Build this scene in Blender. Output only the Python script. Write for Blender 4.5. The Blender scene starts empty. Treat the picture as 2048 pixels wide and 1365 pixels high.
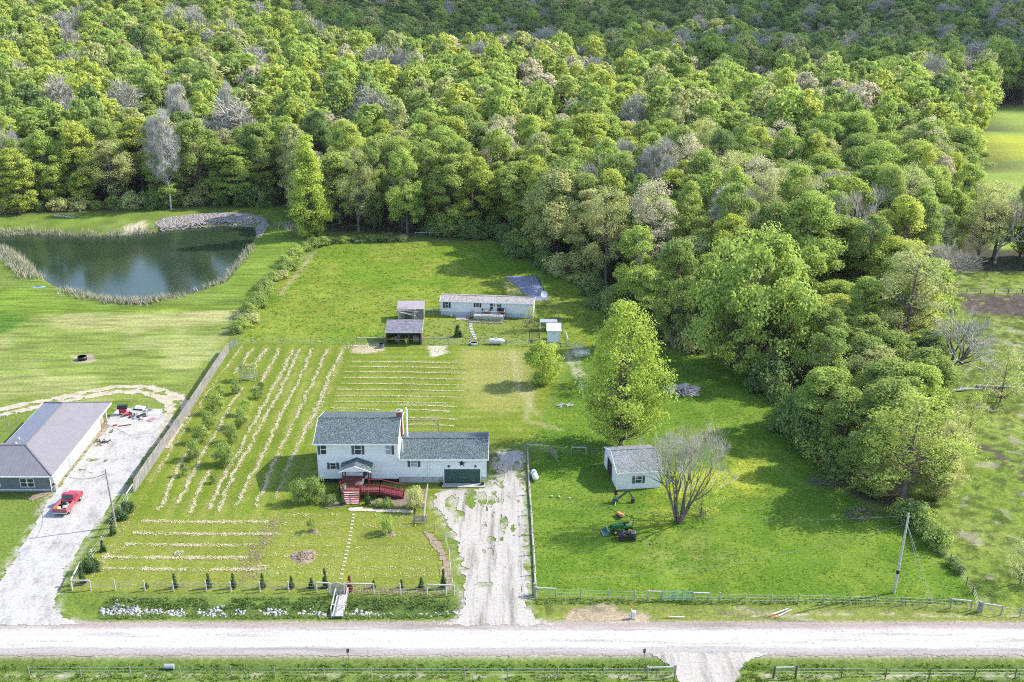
import bpy, math, random
import numpy as np
from mathutils import Vector, Matrix
S = bpy.context.scene
C = S.collection
R = math.radians
# ---------------------------------------------------------------- camera, sky, sun, exposure
TH, CH, F, CX, CY = R(24.8), 69.0, 2229.0, 990.0, 880.0     # pitch, height, focal length and principal point (2048 px wide photo)
cam = bpy.data.cameras.new('camera'); cam.lens = F/2048*36; cam.sensor_width = 36; cam.clip_end = 8000
cam.shift_x = (1024-CX)/2048; cam.shift_y = (CY-682.5)/2048
co = bpy.data.objects.new('camera', cam); C.objects.link(co); co.location = (0, 0, CH); co.rotation_euler = (R(90)-TH, 0, 0)
S.camera = co
SUN_EL, SUN_AZ = R(39), R(17)             # azimuth counted from +X towards +Y
w = bpy.data.worlds.new('World'); S.world = w; w.use_nodes = True
sky = w.node_tree.nodes.new('ShaderNodeTexSky'); sky.sky_type = 'NISHITA'; sky.sun_disc = False
sky.sun_elevation = SUN_EL; sky.sun_rotation = R(90)-SUN_AZ
w.node_tree.links.new(sky.outputs[0], w.node_tree.nodes['Background'].inputs[0]); w.node_tree.nodes['Background'].inputs[1].default_value = 0.15
sl = bpy.data.lights.new('sun', 'SUN'); sl.energy = 2.8; sl.angle = R(.55); sl.color = (1, .95, .87)
so = bpy.data.objects.new('sun', sl); C.objects.link(so)
tosun = Vector((math.cos(SUN_EL)*math.cos(SUN_AZ), math.cos(SUN_EL)*math.sin(SUN_AZ), math.sin(SUN_EL)))
so.rotation_euler = tosun.to_track_quat('Z', 'Y').to_euler(); so.location = tosun*200
S.view_settings.view_transform = 'Standard'; S.view_settings.look = 'None'; S.view_settings.exposure = 1.74; S.view_settings.gamma = 1
S.render.resolution_x = 1024; S.render.resolution_y = 682
S.cycles.filter_width = 1.05; S.cycles.use_denoising = False; S.cycles.max_bounces = 6; S.cycles.diffuse_bounces = 3; S.cycles.glossy_bounces = 3; S.cycles.transmission_bounces = 3

def G(px, py, z=0.0):                       # where a photo pixel meets the ground (height z)
    u, v = (px-CX)/F, (py-CY)/F
    t = (CH-z)/(math.sin(TH)+v*math.cos(TH))
    return Vector((u*t, (math.cos(TH)-v*math.sin(TH))*t, z))
def proj(x, y, z):
    d = y*math.cos(TH)-(z-CH)*math.sin(TH)
    v = -(y*math.sin(TH)+(z-CH)*math.cos(TH))
    return CX+F*x/d, CY+F*v/d
def pxm(py): return (py+150)*math.cos(TH)/CH      # photo px per metre across at ground row py
def GP(pts, z=0): return [(G(a, b, z).x, G(a, b, z).y) for a, b in pts]

# ---------------------------------------------------------------- numpy noise and distances
def vnoise(x, y, s, seed=0):
    x = np.asarray(x)/s; y = np.asarray(y)/s
    xi = np.floor(x).astype(np.int64); yi = np.floor(y).astype(np.int64); fx = x-xi; fy = y-yi
    def h(a, b):
        n = (a*374761393+b*668265263+seed*974634777) & 0xffffffff
        n = ((n ^ (n >> 13))*1274126177) & 0xffffffff
        return ((n ^ (n >> 16)) & 0xffff)/65535.0
    fx = fx*fx*(3-2*fx); fy = fy*fy*(3-2*fy)
    return (h(xi, yi)*(1-fx)+h(xi+1, yi)*fx)*(1-fy)+(h(xi, yi+1)*(1-fx)+h(xi+1, yi+1)*fx)*fy
def fbm(x, y, s, seed=0, o=3):
    r = 0; a = 1; t = 0
    for k in range(o): r = r+a*vnoise(x, y, s/2**k, seed+k*17); t += a; a *= .55
    return r/t
def segd(X, Y, a, b):
    dx, dy = b[0]-a[0], b[1]-a[1]; L = dx*dx+dy*dy+1e-9
    t = np.clip(((X-a[0])*dx+(Y-a[1])*dy)/L, 0, 1)
    return np.hypot(X-a[0]-t*dx, Y-a[1]-t*dy)
def lined(X, Y, pts):
    d = np.full(np.shape(X), 1e9)
    for a, b in zip(pts[:-1], pts[1:]): d = np.minimum(d, segd(X, Y, a, b))
    return d
def sdf(X, Y, pts):                          # negative inside
    ins = np.zeros(np.shape(X), bool); n = len(pts)
    for i in range(n):
        a, b = pts[i], pts[(i+1) % n]
        if a[1] != b[1]:
            ins ^= ((a[1] > Y) != (b[1] > Y)) & (X < (b[0]-a[0])*(Y-a[1])/(b[1]-a[1])+a[0])
    d = lined(X, Y, list(pts)+[pts[0]])
    return np.where(ins, -d, d)
def sst(x, a, b): t = np.clip((x-a)/(b-a), 0, 1); return t*t*(3-2*t)

# ---------------------------------------------------------------- materials
def mat(name, fn, rough=.8, spec=.3, metal=0):
    m = bpy.data.materials.new(name); m.use_nodes = True; nt = m.node_tree
    b = nt.nodes['Principled BSDF']; b.inputs['Roughness'].default_value = rough
    b.inputs['Specular IOR Level'].default_value = spec; b.inputs['Metallic'].default_value = metal
    fn(nt, b); return m
def nd(nt, t, **k):
    n = nt.nodes.new('ShaderNode'+t)
    for a, v in k.items(): setattr(n, a, v)
    return n
def noise(nt, scale, detail=4, co='Object', vs=None, rough=.6):
    tc = nd(nt, 'TexCoord'); n = nd(nt, 'TexNoise'); n.inputs['Scale'].default_value = scale; n.inputs['Detail'].default_value = detail
    n.inputs['Roughness'].default_value = rough
    if vs:
        mp = nd(nt, 'Mapping'); mp.inputs['Scale'].default_value = vs; nt.links.new(tc.outputs[co], mp.inputs[0]); nt.links.new(mp.outputs[0], n.inputs['Vector'])
    else: nt.links.new(tc.outputs[co], n.inputs['Vector'])
    return n.outputs[0]
def ramp(nt, src, stops):
    r = nd(nt, 'ValToRGB'); e = r.color_ramp.elements
    while len(e) < len(stops): e.new(.5)
    for el, (p, c) in zip(e, stops): el.position = p; el.color = (*c, 1) if len(c) == 3 else c
    nt.links.new(src, r.inputs[0]); return r.outputs[0]
def mixc(nt, fac, a, b, mode='MIX'):
    m = nd(nt, 'Mix', data_type='RGBA', blend_type=mode)
    for i, v in ((0, fac), (6, a), (7, b)):
        if isinstance(v, (int, float)): m.inputs[i].default_value = v
        elif isinstance(v, tuple): m.inputs[i].default_value = (*v, 1)
        else: nt.links.new(v, m.inputs[i])
    return m.outputs[2]
def bump(nt, b, src, st=.5, dist=.05):
    n = nd(nt, 'Bump'); n.inputs['Strength'].default_value = st; n.inputs['Distance'].default_value = dist
    nt.links.new(src, n.inputs['Height']); nt.links.new(n.outputs[0], b.inputs['Normal'])
def flat(name, c1, c2=None, scale=3, rough=.7, metal=0, spec=.3, bst=0, vs=None, lo=.35, hi=.65, bd=.03):
    c2 = c2 or tuple(x*.75 for x in c1)
    def fn(nt, b):
        s = noise(nt, scale, 5, vs=vs); nt.links.new(ramp(nt, s, [(lo, c2), (hi, c1)]), b.inputs['Base Color'])
        if bst: bump(nt, b, s, bst, bd)
    return mat(name, fn, rough, spec, metal)
def stripes(name, c, axis, period, depth=.02, rough=.6, c2=None, metal=0, spec=.3, dirt=.15):
    def fn(nt, b):
        tc = nd(nt, 'TexCoord'); sp = nd(nt, 'SeparateXYZ'); nt.links.new(tc.outputs['Object'], sp.inputs[0])
        m = nd(nt, 'Math', operation='MULTIPLY'); m.inputs[1].default_value = 1/period; nt.links.new(sp.outputs[axis], m.inputs[0])
        f = nd(nt, 'Math', operation='FRACT'); nt.links.new(m.outputs[0], f.inputs[0])
        bump(nt, b, f.outputs[0], .9, depth)
        g = ramp(nt, f.outputs[0], [(0, c2 or tuple(x*.72 for x in c)), (.14, c)])
        n = ramp(nt, noise(nt, .9, 5), [(.3, (1-dirt,)*3), (.7, (1, 1, 1))])
        nt.links.new(mixc(nt, 1.0, g, n, 'MULTIPLY'), b.inputs['Base Color'])
    return mat(name, fn, rough, spec, metal)
def shingle(name, a, b_, c_, sc=5.5):
    def fn(nt, b):
        s = noise(nt, sc, 3, rough=.75, vs=(1, .8, 1)); col = ramp(nt, s, [(.38, a), (.5, b_), (.62, c_)])
        s2 = ramp(nt, noise(nt, .5, 3), [(.3, (.82,)*3), (.7, (1, 1, 1))])
        nt.links.new(mixc(nt, 1.0, col, s2, 'MULTIPLY'), b.inputs['Base Color']); bump(nt, b, s, .4, .03)
    return mat(name, fn, .95, .1)
def leafmat(name, c, c2, trans=.35):
    m = bpy.data.materials.new(name); m.use_nodes = True; nt = m.node_tree; nt.nodes.remove(nt.nodes['Principled BSDF'])
    out = nt.nodes['Material Output']; d = nd(nt, 'BsdfDiffuse'); t = nd(nt, 'BsdfTranslucent'); mx = nd(nt, 'MixShader'); mx.inputs[0].default_value = trans
    g = nd(nt, 'NewGeometry'); oi = nd(nt, 'ObjectInfo')
    col = ramp(nt, g.outputs['Random Per Island'], [(0, tuple(x*.8 for x in c2)), (.5, c), (1, tuple(min(1, x*1.25) for x in c))])
    col2 = mixc(nt, oi.outputs['Random'], (.88, .90, .90), (1.1, 1.07, 1.0)); col = mixc(nt, 1.0, col, col2, 'MULTIPLY')
    nz = noise(nt, .35, 2); col = mixc(nt, ramp(nt, nz, [(.35, (0, 0, 0)), (.65, (.5, .5, .5))]), col, c2)
    nt.links.new(col, d.inputs[0]); nt.links.new(col, t.inputs[0])
    nt.links.new(d.outputs[0], mx.inputs[1]); nt.links.new(t.outputs[0], mx.inputs[2]); nt.links.new(mx.outputs[0], out.inputs[0])
    return m
M = {}
M['siding'] = stripes('white_siding', (.69, .68, .66), 2, .2, .015)
M['trim'] = flat('white_trim', (.68, .68, .68), (.58, .58, .59), 2, .5)
M['shingle'] = shingle('green_grey_shingles', (.025, .04, .042), (.07, .09, .095), (.17, .20, .20), 7)
M['shutter'] = flat('slate_shutters', (.07, .085, .10), None, 4, .5)
M['glass'] = flat('window_glass', (.03, .036, .045), (.015, .018, .022), .7, .12, spec=.8)
M['blind'] = flat('window_blind', (.28, .3, .33), (.2, .22, .25), 2, .4)
M['block'] = flat('concrete_block', (.40, .39, .38), (.25, .245, .24), 2.5, .9, bst=.3)
M['dark'] = flat('painted_shade', (.02, .02, .02), (.01, .01, .01), 2, .9)  # near-black shade colour, for under the house floor and the garage doorway
M['door_green'] = stripes('dark_green_door', (.035, .075, .06), 2, .53, .03)
M['red'] = flat('red_stained_wood', (.145, .016, .022), (.085, .012, .016), 3, .6)
M['reddeck'] = stripes('red_deck_boards', (.21, .065, .055), 0, .15, .02)
M['brick'] = flat('red_brick', (.30, .075, .05), (.18, .05, .04), 6, .9)
M['brown_sh'] = shingle('mauve_brown_shingles', (.19, .165, .155), (.27, .245, .23), (.37, .345, .33), 3)
M['skirt'] = stripes('grey_skirting', (.46, .47, .5), 0, .3, .02)
M['black'] = flat('black_paint', (.02, .02, .022), (.012, .012, .013), 5, .45)
M['wood'] = flat('weathered_wood', (.33, .29, .25), (.17, .15, .13), 4, .9, bst=.4, vs=(1, 1, .2))
M['palewood'] = flat('pale_wood', (.42, .40, .36), (.29, .27, .25), 4, .85, bst=.3)
M['darkwood'] = flat('dark_wood', (.12, .09, .075), (.06, .045, .04), 4, .9)
M['fenceboards'] = stripes('weathered_fence_boards', (.27, .25, .235), 1, .16, .03, dirt=.4)
M['greyroof'] = flat('faded_purple_grey_roof', (.17, .155, .18), (.085, .08, .095), 1.5, .85)
M['metalroof'] = stripes('mauve_grey_metal_roof', (.175, .162, .168), 1, .5, .05, .5, tuple((.105, .095, .115)))
M['metalroofx'] = stripes('mauve_grey_metal_roof_front', (.175, .162, .168), 0, .5, .05, .5, tuple((.105, .095, .115)))
M['greysiding'] = stripes('slate_grey_siding', (.13, .145, .165), 2, .2, .015)
M['brownmetal'] = stripes('brown_ribbed_metal', (.24, .2, .185), 0, .22, .03, .6)
M['tank'] = flat('white_tank_paint', (.62, .62, .6), (.5, .49, .47), 2, .4)
M['steel'] = flat('galvanised_steel', (.45, .46, .47), (.33, .34, .35), 6, .45, metal=.6)
M['gategreen'] = flat('green_gate_paint', (.16, .3, .25), (.1, .2, .16), 5, .6)
M['truckred'] = flat('red_truck_paint', (.42, .012, .03), (.36, .01, .028), 1, .25, spec=.6)
M['bedred'] = flat('dusty_faded_red_paint', (.36, .10, .11), (.26, .06, .07), 3, .6)
M['rubber'] = flat('black_rubber', (.025, .025, .025), None, 6, .85)
M['yellow'] = flat('yellow_plastic', (.8, .6, .05), None, 4, .5)
M['jdgreen'] = flat('green_machine_paint', (.02, .14, .03), (.012, .08, .02), 3, .4)
M['orange'] = flat('orange_machine_paint', (.5, .24, .08), (.35, .15, .05), 4, .5)
M['rust'] = flat('rusty_dark_steel', (.08, .045, .04), (.04, .03, .03), 6, .8)
M['blueish'] = flat('pale_blue_plastic', (.3, .5, .62), None, 3, .4)
M['tarp'] = flat('blue_grey_gravel_sheet', (.25, .26, .34), (.06, .07, .12), 2.2, .8, bst=.8, vs=(1.5, 3, 1), lo=.42, hi=.58, bd=.2)
M['stone'] = flat('pale_paving_stone', (.42, .37, .30), (.28, .25, .2), 4, .9)
M['rock'] = flat('white_limestone', (.42, .41, .40), (.22, .21, .20), 3, .9, bst=.4)
M['riprap'] = flat('lilac_grey_rock', (.36, .31, .295), (.10, .09, .09), 3.5, .95)
M['mulch'] = flat('brown_mulch', (.19, .145, .105), (.1, .075, .055), 6, .95, bst=.7)
M['concrete'] = flat('pale_concrete', (.37, .35, .32), (.26, .245, .225), .8, .9)
M['bark'] = flat('grey_brown_bark', (.16, .13, .105), (.075, .06, .05), 3, .95, bst=.5, vs=(1, 1, .25))
M['palebark'] = flat('pale_grey_bark', (.42, .39, .36), (.24, .22, .2), 3, .95)
M['twig'] = flat('grey_twigs', (.40, .375, .30), (.28, .26, .21), .7, .95)
M['lilactwig'] = flat('lilac_grey_twigs', (.37, .345, .28), (.27, .25, .2), .5, .95)
M['whitetwig'] = flat('whitish_twigs', (.46, .43, .38), (.33, .31, .27), .6, .95)
M['straw'] = flat('dry_cut_grass', (.52, .45, .29), (.36, .32, .18), 1.5, .95)
M['leaflitter'] = flat('brown_leaf_litter', (.27, .205, .14), (.14, .10, .07), 2, .95)
M['reed'] = flat('dry_reeds', (.42, .37, .28), (.22, .23, .12), .8, .95)
L = {
 'yellowgreen': leafmat('yellow_green_leaves', (0.475, 0.519, 0.112), (0.342, 0.404, 0.079), .5),
 'lime': leafmat('lime_green_leaves', (0.396, 0.487, 0.119), (0.295, 0.393, 0.085), .5),
 'mid': leafmat('mid_green_leaves', (0.306, 0.381, 0.106), (0.219, 0.295, 0.079), .5),
 'deep': leafmat('deep_green_leaves', (0.221, 0.299, 0.100), (0.153, 0.219, 0.072), .5),
 'olive': leafmat('pale_olive_leaves', (0.484, 0.495, 0.209), (0.356, 0.380, 0.138), .5),
 'cream': leafmat('cream_pink_new_leaves', (0.572, 0.517, 0.363), (0.425, 0.391, 0.253), .5),
 'gold': leafmat('golden_green_leaves', (.42, .485, .125), (.30, .37, .09), .5),
 'ever': leafmat('evergreen_needles', (.075, .12, .045), (.045, .075, .028), .15),
 'redleaf': leafmat('dark_red_leaves', (.26, .055, .045), (.15, .035, .03), .2),
 'fresh': leafmat('fresh_yellow_green_leaves', (0.452, 0.532, 0.102), (0.329, 0.422, 0.068), .45),
 'grass': leafmat('rough_grass_blades', (.17, .255, .035), (.13, .21, .028), .5),
 'weeds': leafmat('ditch_weeds', (.19, .26, .075), (.13, .19, .05), .45),
}
# ---------------------------------------------------------------- mesh helpers
def tag(o, label=None, cat=None, group=None, kind=None):
    for k, v in (('label', label), ('category', cat), ('group', group), ('kind', kind)):
        if v: o[k] = v
    return o
def empty(name, loc, label, cat, rz=0, group=None):
    o = bpy.data.objects.new(name, None); C.objects.link(o); o.location = loc; o.rotation_euler = (0, 0, rz); o.empty_display_size = .3
    return tag(o, label, cat, group)
def npmesh(name, V, Fc, m, parent=None, smooth=False, k=4):
    V = np.asarray(V, np.float32).reshape(-1, 3); Fc = np.asarray(Fc, np.int32).reshape(-1, k)
    me = bpy.data.meshes.new(name); me.vertices.add(len(V)); me.vertices.foreach_set('co', V.ravel())
    me.loops.add(Fc.size); me.loops.foreach_set('vertex_index', Fc.ravel()); me.polygons.add(len(Fc))
    me.polygons.foreach_set('loop_start', np.arange(0, Fc.size, k, dtype=np.int32))
    me.update(calc_edges=True)
    if smooth: me.polygons.foreach_set('use_smooth', np.ones(len(Fc), bool))
    if m: me.materials.append(m)
    o = bpy.data.objects.new(name, me); C.objects.link(o); o.parent = parent
    return o
class MB:
    def __init__(s, X=None): s.v = []; s.f = []; s.X = X or Matrix()
    def add(s, vs, fs):
        n = len(s.v); s.v += [tuple(s.X @ Vector(q)) for q in vs]; s.f += [tuple(i+n for i in f) for f in fs]; return s
    def box(s, a, b):                                   # two opposite corners
        (x0, y0, z0), (x1, y1, z1) = [tuple(min(p, q) for p, q in zip(a, b)), tuple(max(p, q) for p, q in zip(a, b))]
        return s.add([(x0, y0, z0), (x1, y0, z0), (x1, y1, z0), (x0, y1, z0), (x0, y0, z1), (x1, y0, z1), (x1, y1, z1), (x0, y1, z1)],
                     [(0, 3, 2, 1), (4, 5, 6, 7), (0, 1, 5, 4), (1, 2, 6, 5), (2, 3, 7, 6), (3, 0, 4, 7)])
    def beam(s, p, q, w=.1, h=None):
        h = h or w; p = Vector(p); q = Vector(q); d = (q-p).normalized(); u = d.cross(Vector((0, 0, 1)))
        if u.length < 1e-3: u = Vector((1, 0, 0))
        u.normalize(); v = u.cross(d); u *= w/2; v *= h/2
        return s.add([p-u-v, p+u-v, p+u+v, p-u+v, q-u-v, q+u-v, q+u+v, q-u+v], [(0, 3, 2, 1), (4, 5, 6, 7), (0, 1, 5, 4), (1, 2, 6, 5), (2, 3, 7, 6), (3, 0, 4, 7)])
    def tube(s, pts, rs, n=6, cap=True):
        pts = [Vector(p) for p in pts]; rs = [rs]*len(pts) if isinstance(rs, (int, float)) else rs; vs = []; fs = []
        for i, p in enumerate(pts):
            d = (pts[min(i+1, len(pts)-1)]-pts[max(i-1, 0)]).normalized(); u = d.cross(Vector((0, 0, 1)))
            if u.length < .05: u = d.cross(Vector((0, 1, 0)))
            u.normalize(); v = u.cross(d)
            for k in range(n): a = 2*math.pi*k/n; vs.append(p+(u*math.cos(a)+v*math.sin(a))*rs[i])
        for i in range(len(pts)-1):
            for k in range(n): fs.append((i*n+k, i*n+(k+1) % n, (i+1)*n+(k+1) % n, (i+1)*n+k))
        if cap: fs += [tuple(range(n)), tuple(reversed(range((len(pts)-1)*n, len(pts)*n)))]
        return s.add(vs, fs)
    def prism(s, prof, a0, a1, axis='x'):               # prof of (u,z) pairs extruded along an axis
        n = len(prof); mk = (lambda t, u, z: (t, u, z)) if axis == 'x' else (lambda t, u, z: (u, t, z)) if axis == 'y' else (lambda t, u, z: (u, z, t))
        vs = [mk(a0, u, z) for u, z in prof]+[mk(a1, u, z) for u, z in prof]
        return s.add(vs, [(i, (i+1) % n, n+(i+1) % n, n+i) for i in range(n)]+[tuple(range(n)), tuple(range(2*n-1, n-1, -1))])
    def wheel(s, c, r, wd, axis='x', n=16):
        a = Vector((wd/2, 0, 0)) if axis == 'x' else Vector((0, wd/2, 0)); c = Vector(c)
        return s.tube([c-a, c-a*.7, c+a*.7, c+a], [r*.88, r, r, r*.88], n)
    def build(s, name, m, parent=None, smooth=False, bev=0):
        me = bpy.data.meshes.new(name); me.from_pydata(s.v, [], s.f); me.materials.append(M[m] if isinstance(m, str) else m)
        import bmesh as bm_; b = bm_.new(); b.from_mesh(me); bm_.ops.recalc_face_normals(b, faces=b.faces); b.to_mesh(me); b.free()
        if smooth: me.polygons.foreach_set('use_smooth', [len(p.vertices) == 4 for p in me.polygons])
        o = bpy.data.objects.new(name, me); C.objects.link(o); o.parent = parent
        if bev: md = o.modifiers.new('bevel', 'BEVEL'); md.width = bev; md.segments = 2; md.limit_method = 'ANGLE'
        return o
# ---------------------------------------------------------------- the lie of the land
POND = GP([(-90, 480), (0, 470), (60, 465), (150, 468), (240, 470), (300, 464), (380, 455), (450, 450), (520, 452), (524, 470), (512, 492), (486, 528), (452, 570),
           (400, 588), (350, 602), (300, 608), (250, 612), (200, 606), (140, 590), (95, 574), (75, 560), (50, 530), (20, 505), (-10, 498), (-90, 505)], -.8)
ROAD_Y1, ROAD_Y0 = G(1000, 1247).y, G(1000, 1311).y
DRIVE = GP([(996, 905), (1020, 902), (1043, 908), (1046, 960), (1047, 1040), (1050, 1120), (1052, 1190), (1050, 1216), (1068, 1236), (1110, 1250), (880, 1250), (915, 1236), (930, 1215),
            (930, 1150), (916, 1085), (898, 1052), (884, 1030), (868, 1010), (878, 985), (974, 976), (990, 955), (992, 930)])
LDRIVE = GP([(160, 1250), (125, 1236), (108, 1215), (112, 1185), (130, 1140), (165, 1085), (215, 1020), (262, 955), (305, 885), (330, 838), (322, 824), (240, 817),
             (225, 835), (215, 855), (150, 935), (110, 985), (90, 1010), (72, 1050), (34, 1110), (0, 1165), (-60, 1250)])
SDRIVE = GP([(1295, 1306), (1326, 1322), (1348, 1340), (1358, 1365), (1360, 1410), (1468, 1410), (1470, 1365), (1478, 1340), (1500, 1323), (1548, 1306)])
LOOP = GP([(-60, 838), (0, 826), (60, 812), (120, 802), (180, 788), (240, 779), (290, 780), (335, 792), (356, 808), (354, 828), (336, 856), (312, 896)])
CREEKBANK = GP([(1895, 870), (1990, 905), (2060, 960)])
FOREST = GP([(-400, 436), (0, 432), (150, 426), (300, 420), (450, 412), (575, 414), (600, 440), (650, 466), (720, 468), (850, 474), (990, 480), (1060, 520), (1125, 556), (1190, 590), (1240, 640),
             (1300, 680), (1440, 715), (1540, 760), (1580, 850), (1660, 950), (1735, 1010), (1800, 1020), (1860, 960), (1895, 850), (1880, 720), (1880, 600),
             (1905, 546), (2300, 546)])+[(900, 1700), (-900, 1700), (-500, 500)]
CLEAR = GP([(1985, 500), (2400, 500), (2300, 205), (1990, 205), (1960, 300), (1960, 420)])
FIELD_R = GP([(1062, 1190), (1056, 905), (1110, 800), (1150, 702), (1330, 702), (1450, 722), (1560, 790), (1590, 880), (1680, 985), (1780, 1040), (1900, 1120), (1958, 1204)])
FIELD_B = GP([(478, 684), (560, 560), (640, 492), (1000, 482), (1090, 540), (1230, 640), (1330, 700), (1150, 696)])
LAWN = GP([(140, 1184), (262, 990), (470, 688), (1150, 698), (1100, 800), (1062, 880), (990, 900), (880, 985), (912, 1186)])
DRY_L = GP([(-200, 780), (0, 668), (70, 630), (300, 622), (492, 620), (380, 800), (340, 850), (250, 800), (-200, 830)])
PAST_R = GP([(1970, 1210), (1900, 1120), (1800, 1040), (1860, 950), (1900, 850), (1880, 700), (1890, 545), (2500, 545), (2500, 1215)])
MUD_R = GP([(1912, 590), (2200, 588), (2200, 650), (2020, 634), (1930, 622)])
YELLOW = GP([(1960, 272), (2300, 270), (2300, 325), (1960, 325)])
SAND = GP([(240, 455), (285, 444), (300, 458), (250, 466)])
DIRT1 = GP([(1130, 1218), (1200, 1212), (1290, 1222), (1300, 1252), (1130, 1252)])
DIRT2 = GP([(710, 690), (760, 686), (770, 700), (740, 708), (705, 704)])
CY0 = (ROAD_Y1+G(0, 1192).y)/2
def height(X, Y, rough=True):
    X = np.asarray(X, float); Y = np.asarray(Y, float); z = np.zeros(np.broadcast(X, Y).shape)
    dp = sdf(X, Y, POND); z = z-2.2*(1-sst(dp, -4, .8))
    dd = np.minimum(sdf(X, Y, DRIVE), sdf(X, Y, LDRIVE)); keep = sst(dd, .3, 2.5)*sst(np.abs(X-(-9)), -1, 0)
    z = z-.55*np.exp(-((Y-(ROAD_Y1+2.6))/1.3)**2)*keep*(X < 6)
    z = z-.25*np.exp(-((Y-(ROAD_Y1+2.2))/1.2)**2)*keep*(X >= 6)
    ds = sst(sdf(X, Y, SDRIVE), .3, 2.5); z = z-.5*np.exp(-((Y-(ROAD_Y0-1.9))/.9)**2)*ds
    # far ground: a wooded rise on the left, a long rise beyond the valley
    z = z+34*sst(Y, 430, 900)*(1-sst(X, -160, 20))+26*sst(Y, 620, 1150)*sst(X, -120, 60)-5*sst(Y, 500, 600)*sst(X, -120, 0)*(1-sst(Y, 640, 800))
    z = z+(fbm(X, Y, 90, 5, 2)-.5)*10*sst(Y, 330, 520)
    if rough:
        fr = sst(-sdf(X, Y, FIELD_R), 0, 2)+.5*sst(-sdf(X, Y, FIELD_B), 0, 2); pr = sst(-sdf(X, Y, PAST_R), 0, 2)
        dit = (np.exp(-((Y-(ROAD_Y1+2.6))/1.6)**2)+np.exp(-((Y-(ROAD_Y0-3))/1.8)**2))*keep*ds
        z = z+fr*(fbm(X, Y, 1.8, 11)-.5)*.1+pr*(fbm(X+fbm(X, Y, 6, 3)*3, Y*1.6, 1.5, 21, 2)-.5)*.6+dit*(fbm(X, Y, 1.3, 31)-.5)*.4
    return z
def hz(x, y): return float(height(np.array([x]), np.array([y]), False)[0])

xs = np.concatenate([np.linspace(-1600, -150, 50)[:-1], np.arange(-150, 150.1, .42), np.linspace(150, 1600, 50)[1:]])
ys = np.concatenate([np.linspace(-60, 74, 12)[:-1], np.arange(74, 262, .42), np.linspace(262.5, 600, 90), np.linspace(600, 1700, 60)[1:]])
GX, GY = np.meshgrid(xs, ys); GZ = height(GX, GY)
def lerp(a, b, t): return a*(1-t[..., None])+np.array(b)*t[..., None]
n1 = fbm(GX, GY, 12, 1); n2 = fbm(GX, GY, 3, 2); n3 = fbm(GX, GY, 1.1, 3)
def inside(P, w=.6, wob=.8): return sst(-(sdf(GX, GY, P)+(n3-.5)*wob), -w, w)
col = np.zeros(GX.shape+(3,))+np.array((.125, .175, .03))
col = lerp(col, (.15, .19, .045), sst(n1, .4, .65)*.5)
lawn = inside(LAWN, .3, .3); col = lerp(col, (.155, .19, .026), lawn); col = lerp(col, (.235, .24, .06), lawn*sst(n2, .45, .62)*.55)
# mower stripes on the lawn: real banding of longer and shorter grass
st = (np.sin((GX*1.0+GY*.02)*2*math.pi/2.3)*.5+.5)*(GX < -26)+(np.sin(GY*2*math.pi/2.4)*.5+.5)*(GX >= -26)
col = lerp(col, (.11, .165, .016), lawn*st*.8)
lt = inside(GP([(920, 700), (1060, 700), (1070, 800), (1000, 830), (930, 810)]), 1.5, 3)*lawn; col = lerp(col, (.27, .26, .08), lt*.6)
fl = inside(GP([(140, 1184), (215, 1040), (540, 1030), (900, 1030), (912, 1186)]), 1.5, 2)*lawn; col = lerp(col, (.19, .205, .04), fl*.6)
fr = inside(FIELD_R, .5); col = lerp(col, (.098, .168, .018), fr); col = lerp(col, (.155, .215, .028), fr*sst(n2, .45, .65)*.6); col = lerp(col, (.075, .155, .018), fr*sst(n3, .5, .75)*.25)
col = lerp(col, (.30, .33, .04), fr*sst(fbm(GX, GY, 7, 44), .52, .7)*inside(GP([(1400, 860), (1520, 900), (1520, 1060), (1420, 1080), (1300, 1060)]), 3, 5)*.9)
col = lerp(col, (.20, .23, .06), fr*inside(GP([(1260, 1075), (1420, 1060), (1480, 1130), (1360, 1150), (1260, 1120)]), 2, 4)*sst(n3, .4, .6)*.6)
fb = inside(FIELD_B, .8); col = lerp(col, (.13, .195, .018), fb); col = lerp(col, (.20, .225, .035), fb*sst(n1, .4, .6)*.7); col = lerp(col, (.075, .16, .012), fb*sst(n3, .5, .7)*.6)
ty = inside(GP([(850, 640), (1060, 632), (1100, 690), (850, 692)]), 1.5, 2); col = lerp(col, (.17, .19, .05), ty*.7)
dl = inside(DRY_L, .4, .5); col = lerp(col, (.165, .21, .045), dl); col = lerp(col, (.31, .30, .13), dl*sst(fbm(GX, GY, 9, 8), .47, .66)*.45); col = lerp(col, (.34, .32, .14), dl*inside(GP([(100, 632), (480, 624), (470, 640), (300, 660), (110, 655)]), 2, 4)*.6)
gl = inside(GP([(-200, 560), (60, 580), (200, 615), (430, 610), (500, 600), (380, 560), (560, 450), (600, 500), (500, 620), (70, 628), (-200, 720)]), 1, 2); col = lerp(col, (.135, .21, .022), gl*.6)
vg = inside(GP([(-100, 600), (60, 640), (0, 668), (-100, 700)]), 2, 4); col = lerp(col, (.05, .13, .015), vg*.7)
pr = inside(PAST_R, .8); col = lerp(col, (.145, .20, .032), pr); col = lerp(col, (.21, .235, .06), pr*sst(n1, .45, .68)*.6); col = lerp(col, (.06, .09, .02), pr*sst(n3, .45, .65)*.8)
col = lerp(col, (.30, .26, .22), pr*sst(fbm(GX, GY, 2.2, 61), .68, .76)*.5)
mr = inside(MUD_R, 1.5, 4); col = lerp(col, (.085, .066, .06), mr*sst(n3, .15, .4)); cb = sst(-lined(GX, GY, CREEKBANK), -1.6, -.2)*(n3 > .35); col = lerp(col, (.08, .065, .055), cb*.85)
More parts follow.
